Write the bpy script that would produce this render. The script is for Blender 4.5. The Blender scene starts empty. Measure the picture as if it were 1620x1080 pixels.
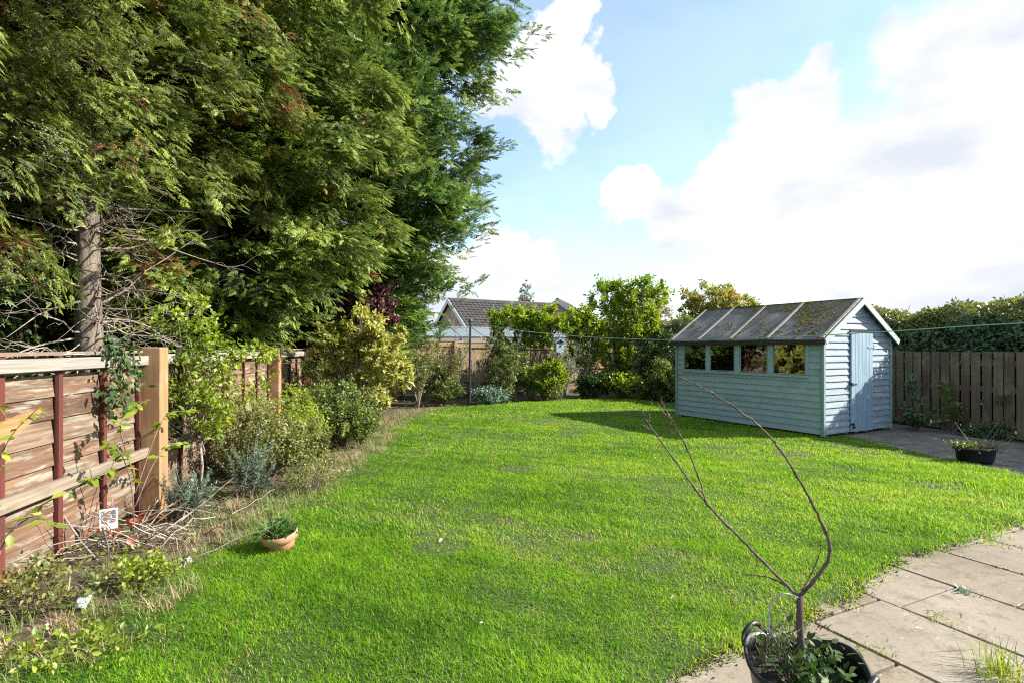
import bpy, math, random
import numpy as np
from mathutils import Vector, Matrix
rng = np.random.default_rng(7)
random.seed(7)
S = bpy.context.scene
PI = math.pi
rad = math.radians

# ------------------------------------------------------------------ camera
F = 870.0; CX = 810.0; HY = 549.0; H = 1.5
cam = bpy.data.cameras.new("camera"); camo = bpy.data.objects.new("camera", cam)
S.collection.objects.link(camo); S.camera = camo
camo.location = (0, 0, H); camo.rotation_euler = (rad(90), 0, 0)
cam.sensor_width = 36; cam.lens = F / 1620 * 36; cam.shift_y = (HY - 540) / 1620
cam.clip_start = 0.05; cam.clip_end = 3000

# ------------------------------------------------------------------ world, sun, exposure
SUN_EL, SUN_AZ = 33.0, 88.0        # azimuth clockwise from +Y
S.view_settings.view_transform = 'Standard'; S.view_settings.look = 'None'
S.view_settings.exposure = 1.36; S.view_settings.gamma = 1
S.render.engine = 'CYCLES'
S.cycles.use_denoising = False; S.cycles.filter_width = 1.15
S.cycles.max_bounces = 6; S.cycles.diffuse_bounces = 3; S.cycles.glossy_bounces = 3
S.cycles.transmission_bounces = 4; S.cycles.transparent_max_bounces = 8
S.cycles.caustics_reflective = False; S.cycles.caustics_refractive = False
S.cycles.sample_clamp_indirect = 6

sd = bpy.data.lights.new("sun", 'SUN'); sd.energy = 5.0; sd.angle = rad(0.53); sd.color = (1.0, 0.93, 0.82)
so = bpy.data.objects.new("sun", sd); S.collection.objects.link(so)
a, e = rad(SUN_AZ), rad(SUN_EL)
sv = Vector((math.sin(a) * math.cos(e), math.cos(a) * math.cos(e), math.sin(e)))
so.rotation_euler = sv.to_track_quat('Z', 'Y').to_euler(); so.location = (30, 0, 30)

W = bpy.data.worlds.new("World"); S.world = W; W.use_nodes = True
nt = W.node_tree; nt.nodes.clear(); N = nt.nodes.new; LK = nt.links.new
def wmath(op, a, b=None, c=None, clamp=False):
    n = N('ShaderNodeMath'); n.operation = op; n.use_clamp = clamp
    for i, v in enumerate((a, b, c)):
        if v is None: continue
        if isinstance(v, (int, float)): n.inputs[i].default_value = v
        else: LK(v, n.inputs[i])
    return n.outputs[0]
def sky_nodes():
    out = N('ShaderNodeOutputWorld'); bg = N('ShaderNodeBackground'); bg.inputs[1].default_value = 0.12
    LK(bg.outputs[0], out.inputs[0])
    sky = N('ShaderNodeTexSky'); sky.sky_type = 'NISHITA'; sky.sun_disc = False
    sky.sun_elevation = rad(SUN_EL); sky.sun_rotation = rad(SUN_AZ)
    sky.air_density = 1.0; sky.dust_density = 0.6; sky.ozone_density = 1.6
    tc = N('ShaderNodeTexCoord')
    n1 = N('ShaderNodeTexNoise'); n1.inputs['Scale'].default_value = 7.0; n1.inputs['Detail'].default_value = 9; n1.inputs['Roughness'].default_value = 0.62
    LK(tc.outputs['Generated'], n1.inputs['Vector'])
    sub = N('ShaderNodeVectorMath'); sub.operation = 'SUBTRACT'; LK(n1.outputs['Color'], sub.inputs[0]); sub.inputs[1].default_value = (.5, .5, .5)
    sc = N('ShaderNodeVectorMath'); sc.operation = 'SCALE'; LK(sub.outputs[0], sc.inputs[0]); sc.inputs['Scale'].default_value = 0.21
    ad = N('ShaderNodeVectorMath'); ad.operation = 'ADD'; LK(tc.outputs['Generated'], ad.inputs[0]); LK(sc.outputs[0], ad.inputs[1])
    nm = N('ShaderNodeVectorMath'); nm.operation = 'NORMALIZE'; LK(ad.outputs[0], nm.inputs[0])
    blobs = [(880,52,34),(850,112,58),(800,165,48),(915,130,45),(870,180,50),(945,165,26),(760,160,30),
             (1005,325,38),(1030,300,26),(1070,345,48),(1130,340,58),(1195,300,80),(1235,200,80),(1205,160,48),(1275,150,50),
             (1290,330,120),(1400,330,120),(1480,250,100),(1520,110,95),(1580,50,100),(1620,350,170),(1460,410,90),(1620,200,160),
             (1340,430,60),(1760,160,150),(1550,450,90),
             (770,398,28),(820,408,26),(866,412,18),(740,440,40),(715,490,50),(868,448,24),(640,500,60),(650,430,50),
             (60,300,200),(-300,200,260),(2300,300,300),(2100,-200,260)]
    dens = None
    for (x, y, r) in blobs:
        d = Vector(((x - CX) / F, 1, (HY - y) / F)); k = d.length; d.normalize()
        th = r / F / k
        dp = N('ShaderNodeVectorMath'); dp.operation = 'DOT_PRODUCT'; LK(nm.outputs[0], dp.inputs[0]); dp.inputs[1].default_value = d
        c0, c1 = math.cos(th * 1.42), math.cos(th * 0.62)
        mr = wmath('MULTIPLY_ADD', dp.outputs['Value'], 1 / (c1 - c0), -c0 / (c1 - c0), True)
        dens = mr if dens is None else wmath('MAXIMUM', dens, mr)
    # unseen clouds added behind and above the camera for ambient fill
    n2 = N('ShaderNodeTexNoise'); n2.inputs['Scale'].default_value = 2.2; n2.inputs['Detail'].default_value = 6
    LK(tc.outputs['Generated'], n2.inputs['Vector'])
    sx = N('ShaderNodeSeparateXYZ'); LK(tc.outputs['Generated'], sx.inputs[0])
    back = wmath('MULTIPLY_ADD', sx.outputs[1], -3.0, 0.6, True)
    g = wmath('MULTIPLY', wmath('MULTIPLY_ADD', n2.outputs[0], 8.0, -3.9, True), back)
    dens = wmath('MAXIMUM', dens, g)
    ss = N('ShaderNodeMapRange'); ss.interpolation_type = 'SMOOTHSTEP'; LK(dens, ss.inputs[0])
    ss.inputs[1].default_value = 0.12; ss.inputs[2].default_value = 0.85
    # thin white haze towards the horizon
    hz = wmath('MULTIPLY_ADD', sx.outputs[2], -2.9, 0.46, True)
    hz2 = wmath('MULTIPLY', hz, wmath('MULTIPLY_ADD', n1.outputs[0], 1.0, 0.45))
    fac = wmath('MAXIMUM', ss.outputs[0], wmath('ADD', wmath('MULTIPLY', hz2, 1.0), 0.20, None, True))
    # cloud tone
    n3 = N('ShaderNodeTexNoise'); n3.inputs['Scale'].default_value = 5.0; n3.inputs['Detail'].default_value = 5
    mp = N('ShaderNodeMapping'); mp.inputs['Scale'].default_value = (1, 1, 2.2); mp.inputs['Location'].default_value = (3.1, .4, 1.9)
    LK(tc.outputs['Generated'], mp.inputs[0]); LK(mp.outputs[0], n3.inputs['Vector'])
    cr = N('ShaderNodeValToRGB'); cr.color_ramp.elements[0].position = .36; cr.color_ramp.elements[1].position = .58
    cr.color_ramp.elements[0].color = (.66, .70, .77, 1); cr.color_ramp.elements[1].color = (.95, .95, .96, 1)
    LK(n3.outputs[0], cr.inputs[0])
    cs = N('ShaderNodeVectorMath'); cs.operation = 'SCALE'; LK(cr.outputs[0], cs.inputs[0]); cs.inputs['Scale'].default_value = 4.05
    sb = N('ShaderNodeVectorMath'); sb.operation = 'MULTIPLY'; LK(sky.outputs[0], sb.inputs[0]); sb.inputs[1].default_value = (1.0, 1.06, 1.05)
    mx = N('ShaderNodeMix'); mx.data_type = 'RGBA'
    LK(fac, mx.inputs[0]); LK(sb.outputs[0], mx.inputs[6]); LK(cs.outputs[0], mx.inputs[7])
    LK(mx.outputs[2], bg.inputs[0])
sky_nodes()

# ------------------------------------------------------------------ helpers
def gp(px, py, z=0.0):
    """ground point of a photo pixel"""
    Y = F * (H - z) / (py - HY); return Vector(((px - CX) / F * Y, Y, z))
def wp(px, py, Y):
    return Vector(((px - CX) / F * Y, Y, H - (py - HY) / F * Y))

def tag(o, label=None, cat=None, group=None, kind=None):
    if label: o['label'] = label
    if cat: o['category'] = cat
    if group: o['group'] = group
    if kind: o['kind'] = kind
    return o
def empty(name, loc=(0, 0, 0), rz=0.0):
    o = bpy.data.objects.new(name, None); S.collection.objects.link(o)
    o.location = loc; o.rotation_euler = (0, 0, rz); o.empty_display_size = .1; return o
def copy_tree(o, parent=None):
    c = o.copy(); S.collection.objects.link(c)
    if parent is not None: c.parent = parent
    for ch in [x for x in S.collection.objects if x.parent == o]: copy_tree(ch, c)
    return c

def np_mesh(name, V, tris=None, quads=None, mat=None, parent=None, attrs=None, smooth=False):
    V = np.asarray(V, dtype=np.float32).reshape(-1, 3)
    me = bpy.data.meshes.new(name)
    nt_ = 0 if tris is None else len(tris); nq = 0 if quads is None else len(quads)
    me.vertices.add(len(V)); me.vertices.foreach_set('co', V.ravel())
    li = []
    if nt_: li.append(np.asarray(tris, dtype=np.int32).ravel())
    if nq: li.append(np.asarray(quads, dtype=np.int32).ravel())
    li = np.concatenate(li)
    me.loops.add(len(li)); me.loops.foreach_set('vertex_index', li)
    st = np.concatenate([np.arange(nt_) * 3, nt_ * 3 + np.arange(nq) * 4]).astype(np.int32)
    me.polygons.add(nt_ + nq); me.polygons.foreach_set('loop_start', st)
    if smooth: me.polygons.foreach_set('use_smooth', np.ones(nt_ + nq, dtype=bool))
    for k, arr in (attrs or {}).items():
        at = me.attributes.new(k, 'FLOAT', 'POINT'); at.data.foreach_set('value', np.asarray(arr, dtype=np.float32))
    me.update(calc_edges=True)
    o = bpy.data.objects.new(name, me); S.collection.objects.link(o)
    if mat: me.materials.append(mat)
    if parent is not None: o.parent = parent
    return o

class MB:
    """collects boxes, prisms and tubes into one mesh"""
    def __init__(s): s.v = []; s.f = []; s.a = []
    def add(s, verts, faces, a=None):
        b = len(s.v); s.v += [tuple(p) for p in verts]; s.f += [tuple(i + b for i in f) for f in faces]
        s.a += [random.random() if a is None else a] * len(verts)
    def box(s, x0, x1, y0, y1, z0, z1, M=None, a=None, jit=0.0):
        P = [Vector((x, y, z)) for z in (z0, z1) for y in (y0, y1) for x in (x0, x1)]
        if jit: P = [p + Vector([random.uniform(-jit, jit) for _ in range(3)]) for p in P]
        if M is not None: P = [M @ p for p in P]
        s.add(P, [(0, 2, 3, 1), (4, 5, 7, 6), (0, 1, 5, 4), (2, 6, 7, 3), (0, 4, 6, 2), (1, 3, 7, 5)], a)
    def prism(s, poly, y0, y1, axis='y', a=None):
        """poly in (x,z), extruded along y (or poly (x,y) extruded z)"""
        n = len(poly)
        if axis == 'y': P = [(p[0], y0, p[1]) for p in poly] + [(p[0], y1, p[1]) for p in poly]
        elif axis == 'x': P = [(y0, p[0], p[1]) for p in poly] + [(y1, p[0], p[1]) for p in poly]
        else: P = [(p[0], p[1], y0) for p in poly] + [(p[0], p[1], y1) for p in poly]
        s.add(P, [tuple(range(n))[::-1], tuple(range(n, 2 * n))] + [(i, (i + 1) % n, n + (i + 1) % n, n + i) for i in range(n)], a)
    def tube(s, pts, radii, n=8, a=None, cap=True):
        pts = [Vector(p) for p in pts]; rings = []
        up = Vector((0.13, 0.37, 0.9)).normalized(); V = []; Fc = []
        for i, p in enumerate(pts):
            d = (pts[min(i + 1, len(pts) - 1)] - pts[max(i - 1, 0)]).normalized()
            x = d.cross(up)
            if x.length < .1: x = d.cross(Vector((1, 0, 0)))
            x.normalize(); y = d.cross(x); r = radii[i] if hasattr(radii, '__len__') else radii
            for k in range(n):
                t = 2 * PI * k / n; V.append(p + x * (r * math.cos(t)) + y * (r * math.sin(t)))
        for i in range(len(pts) - 1):
            for k in range(n):
                Fc.append((i * n + k, i * n + (k + 1) % n, (i + 1) * n + (k + 1) % n, (i + 1) * n + k))
        if cap: Fc += [tuple(range(n))[::-1], tuple(range(len(V) - n, len(V)))]
        s.add(V, Fc, a)
    def lathe(s, prof, n=32, c=(0, 0, 0), sx=1, sy=1, a=None):
        V = []; Fc = []
        for (r, z) in prof:
            for k in range(n):
                t = 2 * PI * k / n; V.append((c[0] + r * sx * math.cos(t), c[1] + r * sy * math.sin(t), c[2] + z))
        for i in range(len(prof) - 1):
            for k in range(n): Fc.append((i * n + k, i * n + (k + 1) % n, (i + 1) * n + (k + 1) % n, (i + 1) * n + k))
        s.add(V, Fc, a)
    def build(s, name, mat, parent=None, bevel=0.0, smooth=False):
        me = bpy.data.meshes.new(name); me.from_pydata(s.v, [], s.f)
        at = me.attributes.new('v', 'FLOAT', 'POINT'); at.data.foreach_set('value', np.array(s.a, dtype=np.float32))
        if smooth: me.polygons.foreach_set('use_smooth', np.ones(len(me.polygons), dtype=bool))
        me.materials.append(mat)
        o = bpy.data.objects.new(name, me); S.collection.objects.link(o)
        if parent is not None: o.parent = parent
        if bevel:
            m = o.modifiers.new('bevel', 'BEVEL'); m.width = bevel; m.segments = 1; m.limit_method = 'ANGLE'
        return o

def catmull(pts, n=6):
    P = [Vector(p) for p in pts]; P = [P[0] * 2 - P[1]] + P + [P[-1] * 2 - P[-2]]; out = []
    for i in range(1, len(P) - 2):
        for k in range(n):
            t = k / n; a0, a1, a2, a3 = P[i - 1], P[i], P[i + 1], P[i + 2]
            out.append(.5 * ((2 * a1) + (a2 - a0) * t + (2 * a0 - 5 * a1 + 4 * a2 - a3) * t * t + (3 * a1 - a0 - 3 * a2 + a3) * t ** 3))
    out.append(P[-2]); return out

# ---- materials
def mat_base(name):
    m = bpy.data.materials.new(name); m.use_nodes = True; nt = m.node_tree; nt.nodes.clear()
    out = nt.nodes.new('ShaderNodeOutputMaterial'); p = nt.nodes.new('ShaderNodeBsdfPrincipled')
    nt.links.new(p.outputs[0], out.inputs[0]); return m, nt, p, out
def ramp(nt, fac, stops, interp='LINEAR'):
    r = nt.nodes.new('ShaderNodeValToRGB'); cr = r.color_ramp; cr.interpolation = interp
    while len(cr.elements) < len(stops): cr.elements.new(.5)
    for e, (p, c) in zip(cr.elements, stops): e.position = p; e.color = (*c, 1)
    nt.links.new(fac, r.inputs[0]); return r.outputs[0]
def noise(nt, vec, scale, detail=4, rough=.5, dist=0):
    n = nt.nodes.new('ShaderNodeTexNoise'); n.inputs['Scale'].default_value = scale; n.inputs['Detail'].default_value = detail
    n.inputs['Roughness'].default_value = rough; n.inputs['Distortion'].default_value = dist
    if vec is not None: nt.links.new(vec, n.inputs['Vector'])
    return n.outputs[0]
def mix(nt, f, a, b, mode='MIX'):
    m = nt.nodes.new('ShaderNodeMix'); m.data_type = 'RGBA'; m.blend_type = mode
    for i, v in ((0, f), (6, a), (7, b)):
        if isinstance(v, (int, float)): m.inputs[i].default_value = v
        elif isinstance(v, tuple): m.inputs[i].default_value = (*v, 1)
        else: nt.links.new(v, m.inputs[i])
    return m.outputs[2]
def mth(nt, op, a, b=0.0, c=None, clamp=False):
    n = nt.nodes.new('ShaderNodeMath'); n.operation = op; n.use_clamp = clamp
    for i, v in enumerate((a, b, c)):
        if v is None: continue
        if isinstance(v, (int, float)): n.inputs[i].default_value = v
        else: nt.links.new(v, n.inputs[i])
    return n.outputs[0]
def attr(nt, name):
    n = nt.nodes.new('ShaderNodeAttribute'); n.attribute_name = name; return n.outputs['Fac']
def ocoord(nt, scale=(1, 1, 1), shift=None):
    tc = nt.nodes.new('ShaderNodeTexCoord'); v = tc.outputs['Object']
    if shift is not None:
        cb = nt.nodes.new('ShaderNodeCombineXYZ')
        for i, k in enumerate((17., 11., 23.)): nt.links.new(mth(nt, 'MULTIPLY', shift, k), cb.inputs[i])
        a = nt.nodes.new('ShaderNodeVectorMath'); a.operation = 'ADD'; nt.links.new(v, a.inputs[0]); nt.links.new(cb.outputs[0], a.inputs[1]); v = a.outputs[0]
    mp = nt.nodes.new('ShaderNodeMapping'); mp.inputs['Scale'].default_value = scale; nt.links.new(v, mp.inputs[0]); return mp.outputs[0]
def bump(nt, p, h, strength=.4, dist=.004):
    b = nt.nodes.new('ShaderNodeBump'); b.inputs['Strength'].default_value = strength; b.inputs['Distance'].default_value = dist
    nt.links.new(h, b.inputs['Height']); nt.links.new(b.outputs[0], p.inputs['Normal'])

def wood(name, cols, axis=0, grain=(.5, .35), peel=None, peel_at=(.55, .60), stain=None, rough=.75, green=None, across=38):
    """cols: board-to-board colours"""
    m, nt, p, _ = mat_base(name); v = attr(nt, 'v')
    sc = [across] * 3; sc[axis] = 1.6
    vec = ocoord(nt, tuple(sc), v); g = noise(nt, vec, 1.0, 6, .65, .6)
    base = ramp(nt, v, [(i / max(1, len(cols) - 1), c) for i, c in enumerate(cols)])
    gr = ramp(nt, g, [(.30, (grain[0],) * 3), (.62, (1, 1, 1))])
    col = mix(nt, 1.0, base, gr, 'MULTIPLY')
    if stain is not None:
        n2 = noise(nt, ocoord(nt, (1, 1, 1), v), 3.2, 5, .6)
        col = mix(nt, mth(nt, 'MULTIPLY_ADD', n2, 5.0, -2.6, True), col, stain)
    if peel is not None:
        sc2 = [16.] * 3; sc2[axis] = 2.2
        n3 = noise(nt, ocoord(nt, tuple(sc2), v), 1.3, 7, .7, .4)
        f = ramp(nt, n3, [(peel_at[0], (0, 0, 0)), (peel_at[1], (1, 1, 1))])
        col = mix(nt, f, col, mix(nt, 1.0, peel, gr, 'MULTIPLY'))
    if green is not None:
        n4 = noise(nt, ocoord(nt, (1, 1, 1), v), 2.0, 6, .7)
        col = mix(nt, mth(nt, 'MULTIPLY_ADD', n4, 5.0, -2.3, True), col, mix(nt, 1.0, green, gr, 'MULTIPLY'))
    nt.links.new(col, p.inputs['Base Color']); p.inputs['Roughness'].default_value = rough
    bump(nt, p, g, .5, .003); return m

def leafmat(name, cols, trans=.35, rough=.45, spec=.5, tw=1.5, nscale=.9):
    """leaf-to-leaf colours picked by the 'v' attribute, clump variation by a 3-D noise"""
    m, nt, p, out = mat_base(name); v = attr(nt, 'v')
    n = noise(nt, ocoord(nt), nscale, 3)
    f = mth(nt, 'ADD', mth(nt, 'MULTIPLY', v, .75), mth(nt, 'MULTIPLY_ADD', n, 1.3, -.52), None, True)
    col = ramp(nt, f, [(i / (len(cols) - 1), c) for i, c in enumerate(cols)])
    nt.links.new(col, p.inputs['Base Color']); p.inputs['Roughness'].default_value = rough
    p.inputs['Specular IOR Level'].default_value = spec
    t = nt.nodes.new('ShaderNodeBsdfTranslucent')
    hs = nt.nodes.new('ShaderNodeHueSaturation'); hs.inputs['Value'].default_value = tw; hs.inputs['Saturation'].default_value = 1.12; hs.inputs['Hue'].default_value = .49
    nt.links.new(col, hs.inputs['Color']); nt.links.new(hs.outputs[0], t.inputs[0])
    ms = nt.nodes.new('ShaderNodeMixShader'); ms.inputs[0].default_value = trans
    nt.links.new(p.outputs[0], ms.inputs[1]); nt.links.new(t.outputs[0], ms.inputs[2]); nt.links.new(ms.outputs[0], out.inputs[0])
    return m
def plain(name, c, rough=.6, metal=0, var=.25, scale=12, bmp=.2, c2=None):
    m, nt, p, _ = mat_base(name)
    n = noise(nt, ocoord(nt), scale, 6, .6)
    c2 = c2 or tuple(x * (1 - var) for x in c)
    col = ramp(nt, n, [(.35, c2), (.65, c)]); nt.links.new(col, p.inputs['Base Color'])
    p.inputs['Roughness'].default_value = rough; p.inputs['Metallic'].default_value = metal
    if bmp: bump(nt, p, n, bmp, .004)
    return m

# ---- scattering of small shapes
def rot_from(d, nrm):
    """rotation matrices with x axis = d, z axis close to nrm (arrays Nx3)"""
    d = d / (np.linalg.norm(d, axis=1, keepdims=True) + 1e-9)
    y = np.cross(nrm, d); y /= (np.linalg.norm(y, axis=1, keepdims=True) + 1e-9)
    z = np.cross(d, y); return np.stack([d, y, z], axis=2)
def scatter(name, tv, tf, P, R, sc, v, mat, parent=None, attrs=None, quads=False, smooth=False):
    tv = np.asarray(tv, float); tf = np.asarray(tf, int); n = len(P); k = len(tv)
    sc = np.asarray(sc, float)
    if sc.ndim == 1: sc = np.repeat(sc[:, None], 3, 1)
    X = tv[None] * sc[:, None, :]
    V = np.einsum('nij,nkj->nki', R, X) + P[:, None, :]
    Fc = (tf[None] + (np.arange(n) * k)[:, None, None]).reshape(-1, tf.shape[1])
    at = {'v': np.repeat(v, k)}
    for kk, arr in (attrs or {}).items(): at[kk] = np.repeat(arr, k)
    return np_mesh(name, V.reshape(-1, 3), None if quads else Fc, Fc if quads else None, mat, parent, at, smooth)
def rnd_dir(n):
    d = rng.normal(size=(n, 3)); return d / np.linalg.norm(d, axis=1, keepdims=True)

LEAF_V = [(0, 0, 0), (.35, .26, .06), (.72, .19, .05), (1, 0, -.06), (.72, -.19, .05), (.35, -.26, .06), (.5, 0, 0)]
LEAF_F = [(0, 6, 1), (1, 6, 2), (2, 6, 3), (0, 5, 6), (5, 4, 6), (4, 3, 6)]
LEAF4_V = [(0, 0, 0), (.45, .27, .05), (1, 0, -.03), (.45, -.27, .05)]
LEAF4_F = [(0, 2, 1), (0, 3, 2)]
NARROW_V = [(0, 0, 0), (.4, .10, .03), (1, 0, -.05), (.4, -.10, .03)]
def frond_template(n=6, seed=0, sub=False):
    """a flat conifer spray: blunt side leaflets, diamond shaped, stepping along a midrib"""
    R_ = np.random.default_rng(seed); V = []; T = []
    def quad(bx, by, ang, L, w, z):
        k = len(V); c, s_ = math.cos(ang), math.sin(ang); m = .45
        def dz(x, y): return z - .20 * x * x - .30 * abs(y)
        for (u, q) in ((0, 0), (m, w), (1, 0), (m, -w)):
            x = bx + u * L * c - q * s_; y = by + u * L * s_ + q * c; V.append((x, y, dz(x, y) + R_.normal(0, .012)))
        T.extend([(k, k + 3, k + 2), (k, k + 2, k + 1)])
    quad(.35, 0, 0, .65, .055, 0); quad(0, 0, 0, .5, .03, 0)
    for i in range(n):
        t = (i + .5) / n; x = .02 + t * .80
        for s in (-1, 1):
            L = (.31 * (1 - t) ** .6 + .06) * R_.uniform(.8, 1.2)
            ang = s * rad(46 - 14 * t + R_.normal(0, 6))
            if sub:
                quad(x, 0, ang, L, .022, 0); c, s_ = math.cos(ang), math.sin(ang)
                for u in (.38, .68):
                    for q in (-1, 1): quad(x + u * L * c, u * L * s_, ang + q * rad(42), L * .42, .024, 0)
            else: quad(x + (.03 if s > 0 else 0), 0, ang, L, .044 - .012 * t, 0)
    return np.array(V), np.array(T)
FR_V, FR_T = frond_template(6, 1)
FRS_V, FRS_T = frond_template(4, 2, True)

def pip(P, poly):
    x, y = P[:, 0], P[:, 1]; ins = np.zeros(len(P), bool); n = len(poly)
    for i in range(n):
        x1, y1 = poly[i][0], poly[i][1]; x2, y2 = poly[(i + 1) % n][0], poly[(i + 1) % n][1]
        c = ((y1 > y) != (y2 > y)) & (x < (x2 - x1) * (y - y1) / (y2 - y1 + 1e-12) + x1); ins ^= c
    return ins
def vnoise(P, s, seed=0):
    """cheap smooth noise -1..1"""
    r = np.random.default_rng(seed); out = 0
    for k in range(6):
        f = r.normal(size=2) * s * (1.0 + .7 * k); out = out + np.sin(P[:, 0] * f[0] + P[:, 1] * f[1] + r.uniform(0, 6.28)) / (1 + .5 * k)
    return out / 2.6

# ------------------------------------------------------------------ materials
M = {}
# ------------------------------------------------------------------ ground, lawn, beds
def ground_mat():
    m, nt, p, _ = mat_base('soil'); v = ocoord(nt)
    n1 = noise(nt, v, 1.1, 5); n2 = noise(nt, v, 26, 6, .7)
    c = ramp(nt, n2, [(.3, (.028, .019, .012)), (.5, (.07, .048, .030)), (.72, (.15, .11, .07))])
    c = mix(nt, mth(nt, 'MULTIPLY_ADD', n1, 4, -1.9, True), c, (.075, .10, .03))
    nt.links.new(c, p.inputs['Base Color']); p.inputs['Roughness'].default_value = .95; bump(nt, p, n2, .8, .02); return m
def lawn_mat():
    m, nt, p, _ = mat_base('turf'); v = ocoord(nt)
    n1 = noise(nt, v, 1.3, 4); n2 = noise(nt, v, 40, 5, .7)
    c = ramp(nt, n2, [(.3, (.018, .028, .008)), (.55, (.04, .065, .012)), (.75, (.075, .075, .03))])
    c = mix(nt, mth(nt, 'MULTIPLY_ADD', n1, 5, -2.9, True), c, (.07, .05, .028))
    nt.links.new(c, p.inputs['Base Color']); p.inputs['Roughness'].default_value = .95; bump(nt, p, n2, .8, .015); return m
M['soil'] = ground_mat(); M['turf'] = lawn_mat()
g = MB(); g.add([(-600, -300, 0), (600, -300, 0), (600, 1500, 0), (-600, 1500, 0)], [(0, 1, 2, 3)])
tag(g.build('ground', M['soil']), 'bare brown soil with patches of green under the beds and fences', kind='structure')

LE = [gp(x, y) for x, y in [(0, 1075), (120, 1035), (200, 985), (290, 920), (345, 878), (420, 835), (480, 795), (538, 752), (586, 722), (613, 690), (641, 664), (690, 649), (760, 641), (840, 636), (920, 632), (1000, 630), (1062, 640)]]
RE = [gp(1350, 694), gp(1450, 717), gp(1540, 738), gp(1620, 757), (7.6, 4.9, 0), (7.6, 3.9, 0)] + [gp(x, y) for x, y in [(1620, 822), (1560, 838), (1500, 860), (1440, 878), (1400, 893), (1345, 928), (1330, 948), (1285, 968), (1230, 992), (1170, 1012), (1110, 1045), (1055, 1080)]] + [(.45, 1.9, 0), (.2, .6, 0), (-3.0, .6, 0)]
SHED_N = Vector((5.09, 9.0, 0)); SHED_A = rad(28.7)
def shed_pt(x, y): return (SHED_N[0] + x * math.cos(SHED_A) - y * math.sin(SHED_A), SHED_N[1] + x * math.sin(SHED_A) + y * math.cos(SHED_A))
LAWN = [(p[0], p[1]) for p in LE] + [shed_pt(.1, 3.3), shed_pt(.1, .1), shed_pt(.5, .02)] + [(p[0], p[1]) for p in RE]
def fill_poly(name, poly, z, mat):
    import bmesh
    bm = bmesh.new(); vs = [bm.verts.new((x, y, z)) for x, y in poly]; es = [bm.edges.new((vs[i], vs[(i + 1) % len(vs)])) for i in range(len(vs))]
    bmesh.ops.triangle_fill(bm, edges=es, use_beauty=True)
    me = bpy.data.meshes.new(name); bm.to_mesh(me); bm.free(); me.materials.append(mat)
    for p in me.polygons:
        if p.normal.z < 0: p.flip()
    o = bpy.data.objects.new(name, me); S.collection.objects.link(o); return o
tag(fill_poly('lawn', LAWN, .026, M['turf']), 'turf of the lawn between beds, shed and patio', kind='structure')

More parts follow.
